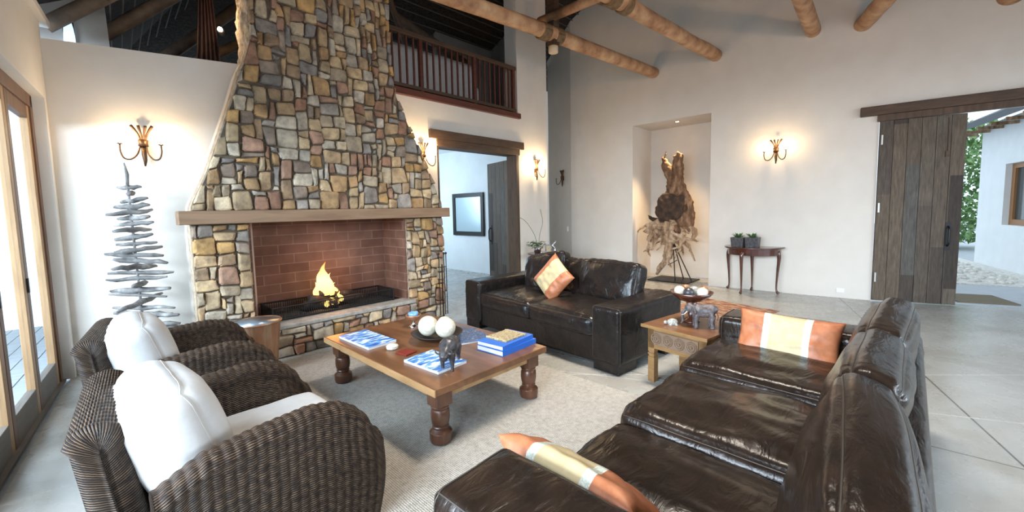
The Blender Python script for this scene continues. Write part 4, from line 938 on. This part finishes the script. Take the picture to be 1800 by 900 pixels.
# pebbles
random.seed(8)
protos = []
for i in range(4):
    mb = MB().ball((0, 0, 0), .06, 10, 7, sc=(1, .75, .5)); mb.v = [p*(1+.18*noise.noise(p*18+Vector((i, i, i)))) for p in mb.v]
    me_o = build('pebble', mb, 'pebble', smooth=True); protos.append(me_o)
cnt = 0
for i in range(280):
    t = random.uniform(0, 1); s_ = random.uniform(0, 1)
    # strip in front of the outbuilding
    lx_ = -1.2+t*4.8; ly_ = -.35-1.9*s_
    a = R(193); px_, py_ = 15.0+lx_*math.cos(a)-ly_*math.sin(a)*-1*-1, -1.17+lx_*math.sin(a)+ly_*math.cos(a)
    px_ = 15.0+lx_*math.cos(a)-ly_*math.sin(a)
    o = protos[i] if i < 4 else protos[i % 4].copy()
    if i >= 4: COL.objects.link(o)
    sc_ = random.uniform(.7, 1.6); o.scale = (sc_,)*3; o.location = (px_, py_, .02); o.rotation_euler = (random.uniform(-.3, .3), random.uniform(-.3, .3), random.uniform(0, 6))
    tag(o, 'pale rounded pebble in the stone bed in front of the outbuilding', 'pebble', 'pebbles in front of the outbuilding')
tag(build('pebble_bed', MB().box(-1.4, 3.8, -2.4, 0, 0, .022), 'pebble', loc=(15.0, -1.17, -.015), rot=(0, 0, R(193))), 'bed of small pale gravel under the pebbles by the outbuilding', 'gravel', kind='stuff')

# ------------------------------------------------------------------ rugs
o = build('woven_rug', MB().box(.30, 2.96, .75, 4.28, 0.001, .012), 'rug', bevel=.004); tag(o, 'large pale grey-beige woven jute rug under the coffee table', 'rug')
o = build('kilim_rug', MB().box(-.7, .7, -.55, .55, 0.001, .008), 'kilim', loc=(6.15, 1.95, 0), rot=(0, 0, R(-12))); tag(o, 'rust patterned kilim rug on the concrete behind the carved side table', 'rug')

# ------------------------------------------------------------------ wicker armchairs
def ridged(sections, uvs, per=.04, amp=.0):
    mb = MB(); n_ = len(sections); m_ = len(sections[0])
    mb.v = [Vector(p) for s in sections for p in s]
    for i in range(n_-1):
        for j in range(m_-1):
            mb.f.append((i*m_+j, (i+1)*m_+j, (i+1)*m_+j+1, i*m_+j+1)); mb.mi.append(0)
            mb.uv[len(mb.f)-1] = [uvs(i, j), uvs(i+1, j), uvs(i+1, j+1), uvs(i, j+1)]
    mb.f.append(tuple(range(m_))[::-1]); mb.mi.append(0)
    mb.f.append(tuple((n_-1)*m_+k for k in range(m_))); mb.mi.append(0)
    return mb
def arch_section(z0, z1, t, flare=0.0, n=9, bow=0.0):
    """closed-ish U section: outer bottom up, over the rolled top, inner bottom. returns (offset, z, nrm) list; offset + = outer"""
    r = t/2; out = []
    H_ = z1-r
    for k in range(9):
        q = k/8; out.append((r*.8+flare*q**1.5+bow*math.sin(PI*q), z0+(H_-z0)*q, (1, 0)))
    for k in range(1, n+1):
        a = PI*k/(n+1); out.append((r*math.cos(a)*1.0+flare, H_+r*math.sin(a), (math.cos(a), math.sin(a))))
    for k in range(9):
        q = 1-k/8; out.append((-r*.8+flare*q**1.5, z0+(H_-z0)*q, (-1, 0)))
    return out
def make_armchair(label, rz, loc):
    o = empty('wicker_armchair', label, 'armchair', loc, rz, None)
    per = .036
    PR = [(-.34, .57), (-.29, .594), (-.19, .645), (0, .668), (.18, .678), (.30, .655), (.37, .61), (.42, .555), (.455, .47)]
    def ztop(x):
        for a_, b_ in zip(PR, PR[1:]):
            if x <= b_[0]: return a_[1]+(b_[1]-a_[1])*max(0, (x-a_[0]))/(b_[0]-a_[0])
        return PR[-1][1]
    for s in (-1, 1):
        secs = []; us = []; n_ = 168; x0, x1 = -.34, .455
        for i in range(n_+1):
            q = i/n_; x = x0+(x1-x0)*q; top = ztop(x)
            rid = .0055*abs(math.sin(PI*x/per)); row = []
            for (of, z_, (na, nz)) in arch_section(.03, top, .13, flare=.045, bow=.01):
                row.append((x+.03*math.sin(PI*max(0, min(1, z_/.5)))*q**4, s*(.36+of+na*rid), z_+nz*rid))
            secs.append(row); us.append(x)
        last = secs[-1]
        for q in (.2, .4, .6, .8, .92, .99):
            row = []
            for (xx, y, zz) in last:
                row.append((xx+.03*math.sin(q*PI/2), y+(s*(.36+.045*(zz/.5)**1.5)-y)*(1-math.cos(q*PI/2)), zz-.05*(1-math.cos(q*PI/2))*(zz/.5)))
            secs.append(row); us.append(us[n_]+.03*q)
        cum = [0]
        for j in range(1, len(secs[0])): cum.append(cum[-1]+(Vector(secs[60][j])-Vector(secs[60][j-1])).length)
        mb = ridged(secs, lambda i, j: (us[i], cum[j]))
        if s > 0: mb.f = [f[::-1] for f in mb.f]; mb.uv = {k: v[::-1] for k, v in mb.uv.items()}
        build('armrest', mb, 'wicker', o, smooth=True)
    # back: straight leaning slab with rolled top
    secs = []; us = []; n_ = 168
    for i in range(-6, n_+7):
        q = max(0, min(1, i/n_)); e = 0 if 0 <= i <= n_ else (abs(i-(0 if i < 0 else n_)))/6
        y = -.245+.68*q+(math.copysign(.035*math.sin(e*PI/2), i)); top = .80
        rid = .0055*abs(math.sin(PI*y/per))*(e == 0); row = []; sh = math.cos(e*PI/2)
        for (of, z_, (na, nz)) in arch_section(.03, top, .165, flare=.0):
            zz = z_-.07*(1-sh)*(z_/.8)**4; row.append((-.33+.075*(q-.5)-.085*(zz/.80)**1.2-(of+na*rid)*max(.02, sh), y, zz+nz*rid))
        secs.append(row); us.append(y)
    cum = [0]
    for j in range(1, len(secs[0])): cum.append(cum[-1]+(Vector(secs[60][j])-Vector(secs[60][j-1])).length)
    mb = ridged(secs, lambda i, j: (us[i], cum[j])); build('backrest', mb, 'wicker', o, smooth=True)
    # seat base front panel
    secs = []; us = []
    for i in range(121):
        y = -.33+.66*i/120; rid = .0055*abs(math.sin(PI*y/per)); row = [(.44+rid, y, .03), (.455+rid, y, .15), (.46+rid, y, .26), (.44+rid, y, .30), (.40, y, .31), (-.35, y, .31), (-.35, y, .04)]; secs.append(row); us.append(y)
    mb = ridged(secs, lambda i, j: (us[i], [0, .12, .23, .27, .31, 1.0, 1.3][j])); build('seat_base', mb, 'wicker', o, smooth=False)
    cm = cushion_mb(.74, .60, .15, r=.05, crown=(.01, .01, .025), wr=.005, n=22, seed=2); sc_ = build('seat_cushion', cm, 'white_cloth', o, smooth=True, loc=(.10, 0, .385)); weld(sc_)
    bc = cushion_mb(.23, .57, .46, r=.105, crown=(.05, .015, .015), wr=.0035, n=26, seed=4); bo = build('back_cushion', bc, 'white_cloth', o, smooth=True, loc=(-.225, -.03, .635), rot=(0, R(-17), 0)); weld(bo)
    build('cushion_seam', seam_mb(bc.fn, [(0, .80)], .0018), 'white_cloth', bo, smooth=True)
    return o
ch1 = make_armchair('dark wicker armchair nearest the camera, with fat white cushions', R(2), (.42, 2.20, .012))
ch2 = copy_tree(ch1); ch2.location = (.44, 3.56, .012); ch2.rotation_euler = (0, 0, R(-2)); ch2['label'] = 'dark wicker armchair further back beside the copper bucket, with round white cushion'
for c_o in (ch1, ch2): c_o['group'] = 'wicker armchairs by the glass doors'

# ------------------------------------------------------------------ copper bucket
bu = empty('copper_bucket', 'tapered copper bucket with dark inside beside the hearth', 'bucket', (1.085, 4.42, .012)); bu.scale = (.97, .97, 1.17)
build('bucket_wall', MB().lathe([(.15, 0), (.155, .01), (.175, .2), (.205, .40), (.215, .415), (.205, .42)], seg=36), 'copper', bu, smooth=True)
build('bucket_rim', MB().tube([(.212*math.cos(a), .212*math.sin(a), .418) for a in [2*PI*i/36 for i in range(37)]], .008, 6), 'copper', bu, smooth=True)
build('bucket_inside', MB().lathe([(.001, .36), (.19, .36), (.203, .415), (.207, .422)], seg=36), 'tin_in', bu, smooth=True)

# ------------------------------------------------------------------ coffee table
cf = empty('coffee_table', 'low square chunky wooden coffee table on the woven rug', 'table', (1.95, 2.86, .012))
tpm = MB().box(-.535, .535, -.825, .825, .36, .408)
build('table_top', tpm, 'table_wood', cf, bevel=.006)
eg = MB().box(-.541, -.534, -.826, .826, .362, .404)
build('edge_strip', eg, 'table_edge', cf)
apm = MB().box(-.46, .46, -.76, -.73, .30, .36).box(-.46, .46, .73, .76, .30, .36).box(-.47, -.44, -.75, .75, .30, .36).box(.44, .47, -.75, .75, .30, .36)
build('apron', apm, 'table_edge', cf)
lp = [(.045, .0), (.068, .008), (.074, .03), (.074, .075), (.058, .088), (.048, .098), (.056, .108), (.048, .118), (.056, .13), (.062, .17), (.060, .215), (.052, .228), (.058, .236), (.060, .244), (.052, .252)]
for x in (-.43, .43):
    for y in (-.72, .72):
        lg = MB().lathe(lp, (x, y, 0), 24).box(x-.058, x+.058, y-.058, y+.058, .252, .362)
        build('leg', lg, 'table_leg', cf, smooth=False, bevel=.003)
TZ = .4205
def magazine(x, y, w_, h_, rz, label, cover, t_=.012, z=TZ):
    o = empty('magazine', label, 'magazine', (x, y, z), rz)
    build('pages', MB().box(-w_/2, w_/2, -h_/2, h_/2, 0, t_), 'paper', o)
    build('cover', MB().box(-w_/2-.002, w_/2+.002, -h_/2-.002, h_/2+.002, t_, t_+.001), cover, o)
    return o
magazine(1.62, 3.30, .25, .50, R(2), 'blue and white striped magazine at the far left corner of the coffee table', 'print_blue', .02)
magazine(1.69, 2.42, .26, .38, R(4), 'blue and white magazine under the buffalo figurine near the front corner', 'print_blue', .018)
magazine(2.22, 2.66, .30, .26, R(-20), 'navy magazine lying right of the dark bowl', 'navy_cover', .012)
magazine(2.28, 2.84, .26, .22, R(35), 'second dark blue magazine partly under the dark bowl', 'navy_cover', .006)
ca = empty('trinket_box', 'small pale round stone trinket box between the magazines', 'trinket box', (1.645, 2.93, TZ))
build('box_body', MB().lathe([(.035, 0), (.045, .004), (.047, .018), (.044, .02)], seg=22), 'sphere', ca, smooth=True)
build('box_lid', MB().lathe([(.048, .02), (.048, .026), (.035, .036), (.001, .038)], seg=22), 'sphere', ca, smooth=True)
tag(build('coaster', MB().box(-.055, .055, -.06, .06, 0, .012), 'red_leather', loc=(1.665, 2.76, TZ), rot=(0, 0, R(10)), bevel=.003), 'dark red leather coaster in front of the round trinket box', 'coaster')
bw = empty('wooden_bowl', 'wide shallow dark wooden bowl in the middle of the coffee table', 'bowl', (2.03, 2.86, TZ))
build('bowl_shell', MB().lathe([(.07, 0), (.10, .004), (.17, .03), (.215, .062), (.218, .066), (.208, .064), (.16, .036), (.09, .014), (.001, .012)], seg=40), 'bowl_dark', bw, smooth=True)
for x, y, r_, lb in ((1.99, 2.93, .085, 'left cream textured ball in the dark bowl'), (2.055, 2.775, .085, 'front right cream textured ball in the dark bowl'), (2.14, 2.90, .07, 'small cream ball behind the other two in the dark bowl')):
    mb = MB().ball((0, 0, 0), r_, 28, 18)
    tag(build('decorative_ball', mb, 'sphere', smooth=True, loc=(x, y, TZ+.018+r_+.008)), lb, 'ball', None)
# copper and silver vessel with blue glass
vs_ = empty('tealight_holder', 'copper and silver tealight holder with blue glass behind the bowl', 'candle holder', (2.12, 3.36, TZ))
build('holder_foot', MB().lathe([(.045, 0), (.045, .006), (.015, .02), (.015, .05), (.04, .06)], seg=20), 'chrome', vs_, smooth=True)
build('holder_cup', MB().lathe([(.03, .055), (.06, .07), (.07, .10), (.072, .115), (.066, .115), (.05, .08), (.001, .07)], seg=24), 'copper', vs_, smooth=True)
build('blue_glass', MB().lathe([(.03, .085), (.045, .11), (.047, .135), (.043, .135), (.03, .10), (.001, .095)], seg=20), 'blueglass', vs_, smooth=True)
# book stack
def book(x, y, z, w_, h_, t_, rz, label, cover, top=None):
    o = empty('book', label, 'book', (x, y, z), rz)
    build('pages', MB().box(-w_/2+.004, w_/2-.004, -h_/2+.002, h_/2-.004, .004, t_-.004), 'paper', o)
    cm = MB().box(-w_/2, w_/2, -h_/2, h_/2, 0, .004).box(-w_/2, w_/2, -h_/2, h_/2, t_-.004, t_).box(-w_/2, w_/2, -h_/2-.003, -h_/2, 0, t_)
    build('cover', cm, cover, o)
    return o
book(2.28, 2.275, TZ, .40, .27, .040, R(3), 'thick blue-backed white book at the bottom of the stack', 'blue_cover')
book(2.27, 2.28, TZ+.041, .38, .26, .034, R(5), 'blue-backed book second in the stack on the coffee table', 'blue_cover')
kb = empty('keepsake_box', 'flat brown patterned box on top of the blue books', 'box', (2.29, 2.29, TZ+.076), R(2))
build('box_body', MB().box(-.125, .125, -.105, .105, 0, .012), 'lidcard', kb, bevel=.002)
build('box_lid', MB().box(-.09, .09, -.08, .08, .012, .016), MT['lidcard'], kb)
for x in (-.12, .10): build('cord_tie', MB().box(x, x+.008, -.107, .107, .0, .0145), 'cream', kb)

# quadruped figurines -------------------------------------------------
def quad(name, label, cat, loc, rz, s, kind, material):
    o = empty(name, label, cat, loc, rz); b = MB()
    # local x forward, sizes relative to body length 1
    P = lambda x, y, z: (x*s, y*s, z*s)
    if kind == 'elephant':
        b.tube(catmull([P(-.46, 0, .62), P(-.35, 0, .70), P(0, 0, .68), P(.3, 0, .72), P(.42, 0, .74)], 4), [q*s for q in (.12, .17, .21, .24, .26, .27, .28, .285, .28, .28, .275, .27, .25, .23, .20, .17, .14)], 14)
        b.ball(P(.52, 0, .80), .19*s, sc=(1, .9, 1.05)); b.tube(catmull([P(.64, 0, .74), P(.76, 0, .60), P(.80, 0, .40), P(.78, 0, .22), P(.86, 0, .12)], 4), [(.10-.07*k/16)*s for k in range(17)], 9)
        for y in (-1, 1):
            for x, z in ((-.33, .55), (.27, .55)): b.tube([P(x, y*.15, z), P(x+.02, y*.16, .3), P(x, y*.16, .0)], [.13*s, .10*s, .105*s], 10)
            b.add([P(.48, y*.14, .92), P(.40, y*.34, .90), P(.30, y*.38, .70), P(.38, y*.28, .52), P(.50, y*.17, .62), P(.48, y*.18, .92), P(.42, y*.37, .90), P(.32, y*.41, .70), P(.40, y*.31, .50), P(.53, y*.2, .60)], [(0, 1, 2, 3, 4), (9, 8, 7, 6, 5), (0, 5, 6, 1), (1, 6, 7, 2), (2, 7, 8, 3), (3, 8, 9, 4), (4, 9, 5, 0)])
        tail = MB().tube(catmull([P(-.46, 0, .66), P(-.56, 0, .5), P(-.54, 0, .3)], 4), .018*s, 6)
        tusks = MB()
        for y in (-1, 1): tusks.tube(catmull([P(.62, y*.09, .66), P(.74, y*.11, .54), P(.86, y*.10, .52)], 4), [(.028-.022*k/8)*s for k in range(9)], 7)
        fused('body', b, material, .012*s*2, o, 2); build('tail', tail, material, o, smooth=True); build('tusks', tusks, 'sphere', o, smooth=True)
    else:
        b.tube(catmull([P(-.48, 0, .50), P(-.35, 0, .56), P(0, 0, .55), P(.22, 0, .62), P(.42, 0, .60)], 4), [q*s for q in (.10, .15, .18, .19, .20, .20, .205, .21, .22, .235, .245, .25, .25, .23, .20, .17, .14)], 12)
        b.tube(catmull([P(.38, 0, .58), P(.53, 0, .52), P(.66, 0, .43)], 4), [q*s for q in (.16, .155, .15, .145, .14, .13, .12, .11, .095)], 10)
        for y in (-1, 1):
            for x in (-.36, .30):
                b.tube(catmull([P(x, y*.12, .5), P(x+(.03 if x < 0 else 0), y*.13, .28), P(x-(.03 if x < 0 else 0), y*.13, .14), P(x, y*.13, 0)], 3), [q*s for q in (.12, .105, .09, .075, .06, .055, .05, .048, .048, .055)], 8)
        hn = MB()
        for y in (-1, 1): hn.tube(catmull([P(.56, y*.05, .60), P(.56, y*.16, .55), P(.60, y*.22, .62), P(.62, y*.16, .70)], 4), [(.038-.032*k/12)*s for k in range(13)], 7)
        tail = MB().tube(catmull([P(-.5, 0, .56), P(-.57, 0, .42), P(-.55, 0, .22)], 4), .02*s, 6)
        fused('body', b, material, .022*s, o, 2); build('horns', hn, material, o, smooth=True); build('tail', tail, material, o, smooth=True)
    return o
quad('buffalo_figurine', 'dark metal buffalo figurine standing near the front corner of the coffee table', 'figurine', (1.715, 2.27, TZ), R(217), .26, 'buffalo', 'bronze_dark')

# ------------------------------------------------------------------ leather sofas
def sofa_cushion(name, size, loc, rot, parent, seed, mat_='leather', crown=(.015, .02, .035), wr=.012, r=.055, seams=((2, 1), (2, -1)), wdir=(3, 7, 5), n=30, pinch=0):
    cm = cushion_mb(*size, r=r, crown=crown, wr=wr, n=n, seed=seed, wdir=wdir, pinch=pinch)
    o = build(name, cm, mat_, parent, smooth=True, loc=loc, rot=rot); weld(o, .0008)
    build('piping', seam_mb(cm.fn, [(ax, sg*.93) for ax, sg in seams], .0024), 'thread', o, smooth=True)
    return o
bs = empty('leather_sofa', 'long dark brown leather sofa seen from behind in the right foreground', 'sofa', (.68, -.09, .0))
SL, SD = 3.02, 1.13
build('sofa_base', MB().box(.05, SL-.05, .04, SD-.10, .06, .30), 'leather', bs, bevel=.02)
build('sofa_back', MB().box(.02, SL-.02, .0, .115, .03, .655), 'leather', bs, bevel=.035)
for x0, ln in ((0, 'a'), (SL-.34, 'b')):
    am = cushion_mb(.34, SD, .62, r=.045, crown=(.005, .006, .012), wr=.004, n=24, seed=x0)
    ao = build('armrest', am, 'leather', bs, smooth=True, loc=(x0+.17, SD/2, .34)); weld(ao)
    build('piping', seam_mb(am.fn, [(1, .95), (0, .93), (0, -.93)], .003), 'thread', ao, smooth=True)
for x in (.08, SL-.16):
    for y in (.06, SD-.16): build('foot', MB().box(x, x+.09, y, y+.09, 0, .06), 'black', bs)
sz = (SL-.68)/3
for i in range(3):
    sofa_cushion('seat_cushion', (sz+.01, .92, .19), (.34+sz*(i+.5), .66, [.335, .375, .40][i]), (R(1), R([0, 2, 1][i]), R([0, 1, -1][i])), bs, 3+i, wr=.011, crown=(.005, .02, .045), wdir=(6, 2.5, 4))
for i in range(3):
    sofa_cushion('back_cushion', (sz+.02, .16, .49), (.34+sz*(i+.5)+[.01, 0, .0][i], .195+[.0, .01, -.015][i], [.655, .665, .665][i]), (R([15, 14, 12][i]), R([-3, 2, -2][i]), R([5, 0, -3][i])), bs, 11+i, crown=(.012, .05, .018), wr=.008, r=.04, seams=((1, 1), (1, -1)), wdir=(1.6, 5, 9), n=34, pinch=.1)

ls = empty('leather_loveseat', 'black-brown leather two-seat sofa facing the glass doors beyond the coffee table', 'sofa', (3.205, 1.80, .0), R(-5.5))
LW, LD = 2.40, 1.12
# local x depth (front 0), y width
build('sofa_base', MB().box(.04, LD-.04, .1, LW-.1, .05, .30), 'leather_black', ls, bevel=.015)
build('sofa_back', MB().box(LD-.24, LD-.0, .05, LW-.05, .04, .60), 'leather_black', ls, bevel=.04)
for y0 in (0, LW-.31):
    am = cushion_mb(LD, .31, .52, r=.035, crown=(.004, .005, .010), wr=.003, n=24, seed=y0)
    ao = build('armrest', am, 'leather_black', ls, smooth=True, loc=(LD/2, y0+.155, .345)); weld(ao)
    build('piping', seam_mb(am.fn, [(0, -.97)], .003), 'thread', ao, smooth=True)
    build('plinth_foot', MB().box(.01, .30, y0+.015, y0+.295, 0, .10), 'leather_black', ls, bevel=.006)
    build('plinth_foot', MB().box(LD-.3, LD-.02, y0+.015, y0+.295, 0, .10), 'leather_black', ls, bevel=.006)
sw_ = (LW-.62)/2
for i in range(2):
    sofa_cushion('seat_cushion', (.86, sw_, .18), (.44, .31+sw_*(i+.5), .385), (0, 0, 0), ls, 21+i, 'leather_black', crown=(.02, .006, .035), wr=.007, wdir=(3, 6, 4))
sofa_cushion('back_cushion', (.20, .82, .46), (.86, .31+sw_*.5-.03, .66), (0, R(16), R(-4)), ls, 31, 'leather_black', crown=(.05, .01, .02), wr=.010, r=.05, seams=((0, 1), (0, -1)))
sofa_cushion('back_cushion', (.18, .62, .46), (.80, .31+sw_*1.5+.02, .69), (R(-12), R(18), R(6)), ls, 33, 'leather_black', crown=(.05, .01, .02), wr=.010, r=.05, seams=((0, 1), (0, -1)))
sofa_cushion('back_cushion', (.16, .50, .44), (.92, .31+sw_*1.15, .65), (R(4), R(12), R(0)), ls, 35, 'leather_black', crown=(.04, .01, .02), wr=.010, r=.05, seams=((0, 1), (0, -1)))

# scatter cushions
def scatter(label, w_, h_, t_, bands, mats, loc, rot, seed, ribbons=()):
    o = empty('throw_pillow', label, 'cushion', loc); o.rotation_euler = rot
    b = build('pillow_cover', pillow_mb(w_, h_, t_, bands, seed=seed), mats, o, smooth=True); weld(b, .0006)
    return o
def b3(u, v): return 0 if abs(u) < .36 else (2 if abs(u) < .46 else 1)
def bd(u, v): return 0 if (-.6 < u < .42) else 1
p1 = scatter('cream and terracotta square cushion standing on its corner on the loveseat', .44, .44, .15, bd, ['cream', 'orange', 'ribbon'], (3.72, 3.03, .69), (0, 0, 0), 1)
# face toward -x of the loveseat, rotated 45 degrees in its plane, leaning back
p1.matrix_world = Matrix.Translation((3.80, 3.0, .69)) @ Matrix.Rotation(R(-92), 4, 'Z') @ Matrix.Rotation(R(-18), 4, 'X') @ Matrix.Rotation(R(38), 4, 'Y')
p2 = scatter('terracotta oblong cushion with cream centre and silver ribbons against the far sofa arm', .60, .34, .14, b3, ['cream', 'orange', 'ribbon'], (0, 0, 0), (0, 0, 0), 2)
p2.matrix_world = Matrix.Translation((3.20, .56, .60)) @ Matrix.Rotation(R(-88), 4, 'Z') @ Matrix.Rotation(R(-22), 4, 'X') @ Matrix.Rotation(R(2), 4, 'Y')
p3 = scatter('terracotta oblong cushion with cream centre lying against the near sofa arm', .62, .34, .15, b3, ['cream', 'orange', 'ribbon'], (0, 0, 0), (0, 0, 0), 3)
p3.matrix_world = Matrix.Translation((1.20, .84, .50)) @ Matrix.Rotation(R(87), 4, 'Z') @ Matrix.Rotation(R(-50), 4, 'X') @ Matrix.Rotation(R(2), 4, 'Y')

# ------------------------------------------------------------------ side table
stb = empty('side_table', 'carved wooden side table with drawer between the loveseat and the long sofa', 'table', (3.29, 1.62, 0), R(-9.4))
W_ = .575; D_ = .60
build('table_top', MB().box(-.02, D_, -W_, 0, .485, .508), 'table_wood', stb, bevel=.004)
build('table_edge', MB().box(-.028, -.018, -W_-.005, .005, .483, .508), 'side_wood', stb, bevel=.002)
build('table_frame', MB().box(.03, D_-.04, -W_+.03, -.03, .30, .485), 'side_wood', stb)
dr = build('drawer', MB().box(.018, .032, -W_+.09, -.09, .335, .455), 'carved', stb, bevel=.002)
cvb = MB()
for k in range(4):
    cy_ = -W_+.09+.0525+k*.105
    for r_ in (.042, .026):
        cvb.tube([(.014, cy_+r_*math.cos(a), .395+r_*math.sin(a)) for a in [2*PI*i/16 for i in range(17)]], .0055, 5)
    cvb.ball((.014, cy_, .395), .011)
    for a in range(6): cvb.tube([(.014, cy_+.03*math.cos(a*PI/3), .395+.03*math.sin(a*PI/3)), (.014, cy_+.05*math.cos(a*PI/3+.5), .395+.05*math.sin(a*PI/3+.5))], .004, 4)
build('carved_relief', cvb, 'carved', dr)
for x in (.03, D_-.09):
    for y in (-W_+.03, -.09):
        lg = MB().box(x, x+.06, y, y+.06, 0, .22).box(x+.004, x+.056, y+.004, y+.056, .22, .24).box(x-.002, x+.062, y-.002, y+.062, .24, .252).box(x+.004, x+.056, y+.004, y+.056, .252, .265).box(x, x+.06, y, y+.06, .265, .49)
        build('leg', lg, 'side_wood', stb, bevel=.002)
quad('elephant_figurine', 'dark carved elephant figurine with pale tusks on the carved side table', 'figurine', (3.48, 1.19, .508), R(118), .20, 'elephant', 'carving')
tf = empty('tortoise_figurine', 'small green and grey tortoise figurine beside the elephant', 'figurine', (3.40, 1.41, .508), R(130))
build('shell', MB().ball((0, 0, .02), .045, sc=(1, .8, .75)), 'green_glaze', tf, smooth=True)
hh = MB().ball((.058, 0, .02), .016)
for x, y in ((.03, .04), (.03, -.04), (-.03, .04), (-.03, -.04)): hh.tube([(x*.5, y*.5, .015), (x, y, .0)], [.014, .010], 7)
build('head_and_legs', hh, 'green_glaze', tf, smooth=True)
fbw = empty('footed_bowl', 'dark footed wooden bowl filled with patterned balls behind the elephant', 'bowl', (3.60, 1.33, .508))
build('bowl_foot', MB().lathe([(.07, 0), (.07, .01), (.03, .03), (.028, .13), (.05, .18)], seg=22), 'mahogany', fbw, smooth=True)
build('bowl_shell', MB().lathe([(.05, .175), (.10, .19), (.15, .23), (.175, .262), (.165, .262), (.12, .22), (.001, .20)], seg=30), 'mahogany', fbw, smooth=True)
cols = [('shell_ball', 'sphere', 'cream'), ('b', 'copper', 'copper'), ('b', 'green_glaze', 'green'), ('b', 'bronze_dark', 'dark'), ('b', 'copper', 'reddish'), ('b', 'sphere', 'pale')]
for i, (x, y) in enumerate(((-.06, .08), (.05, .07), (0, -.02), (-.09, -.01), (.06, -.08), (-.03, -.10))):
    tag(build('patterned_ball', MB().ball((0, 0, 0), .045, 16, 10), cols[i][1], smooth=True, loc=(3.60+x, 1.33+y, .508+.266)), ['cream ball at the far left of the footed bowl', 'copper ball at the back of the footed bowl', 'green mottled ball in the middle of the footed bowl', 'dark metal ball at the front left of the footed bowl', 'copper ball at the right back of the footed bowl', 'pale ball at the front right of the footed bowl'][i], 'ball', 'balls in the footed bowl')

# ------------------------------------------------------------------ pedestal table in the corner
pt = empty('pedestal_table', 'small round dark pedestal table behind the loveseat near the far sconce', 'table', (6.01, 4.93, 0))
build('table_top', MB().lathe([(.001, .655), (.30, .655), (.33, .67), (.33, .685), (.30, .69), (.001, .69)], seg=36), 'mahogany', pt, smooth=False)
build('column', MB().lathe([(.05, .12), (.035, .2), (.05, .3), (.03, .4), (.045, .55), (.09, .64), (.09, .66)], seg=18), 'mahogany', pt, smooth=True)
for k in range(3):
    a = 2*PI*k/3+.4; build('foot', MB().tube(catmull([(0.02*math.cos(a), .02*math.sin(a), .16), (.14*math.cos(a), .14*math.sin(a), .13), (.24*math.cos(a), .24*math.sin(a), .02)], 4), [.03, .03, .028, .026, .024, .022, .02, .02, .02], 8), 'mahogany', pt, smooth=True)
pp = empty('potted_orchid', 'small leafy potted plant with two thin arching bare twigs', 'plant', (5.88, 5.0, .69))
build('pot', MB().lathe([(.05, 0), (.065, .02), (.075, .10), (.078, .11), (.068, .11), (.001, .09)], seg=20), 'chrome', pp, smooth=True)
lm = MB(); rnd = random.Random(3)
for i in range(90):
    a = rnd.uniform(0, 6.28); r_ = rnd.uniform(.03, .17); zz = .10+rnd.uniform(0, .12); c0 = Vector((r_*math.cos(a)-.05, r_*math.sin(a), zz)); s = rnd.uniform(.02, .04)
    lm.add([c0+Vector((s, 0, .01)), c0+Vector((0, s, 0)), c0+Vector((-s, 0, -.01)), c0+Vector((0, -s, .008))], [(0, 1, 2, 3)])
build('leaves', lm, 'leaf', pp)
for pts in ([(.0, 0, .1), (-.05, .03, .35), (-.22, .12, .62), (-.42, .25, .72)], [(.02, 0, .1), (.05, -.02, .35), (.10, -.05, .58), (.05, -.04, .82)]):
    build('twig', MB().tube(catmull(pts, 6), .004, 5), 'leaf', pp)
fpz = empty('photo_frame', 'small silver photo frame on the round pedestal table', 'photo frame', (5.93, 4.78, .69), R(-40))
build('frame', MB().box(-.06, .06, -.006, .006, 0, .018).box(-.06, .06, -.006, .006, .15, .168).box(-.06, -.042, -.006, .006, 0, .168).box(.042, .06, -.006, .006, 0, .168), 'chrome', fpz)
build('photo', MB().box(-.042, .042, -.002, .002, .018, .15), 'lidcard', fpz)
gf = empty('horse_ornament', 'small silver standing ornament at the right of the pedestal table', 'ornament', (6.11, 4.78, .69))
build('ornament_body', MB().tube(catmull([(0, 0, 0), (.01, 0, .08), (-.03, .02, .14), (.03, -.02, .22)], 4), [.02, .018, .015, .014, .014, .016, .018, .016, .014, .012, .012, .012, .008], 8).tube([(-.02, .02, .13), (-.07, .06, .05), (-.06, .05, 0)], .010, 6), 'chrome', gf, smooth=True)
sb_ = empty('silver_bowl', 'small silver bowl in front of the plant on the pedestal table', 'bowl', (5.84, 4.82, .69))
build('bowl_shell', MB().lathe([(.02, 0), (.04, .01), (.05, .035), (.046, .035), (.001, .01)], seg=18), 'chrome', sb_, smooth=True)
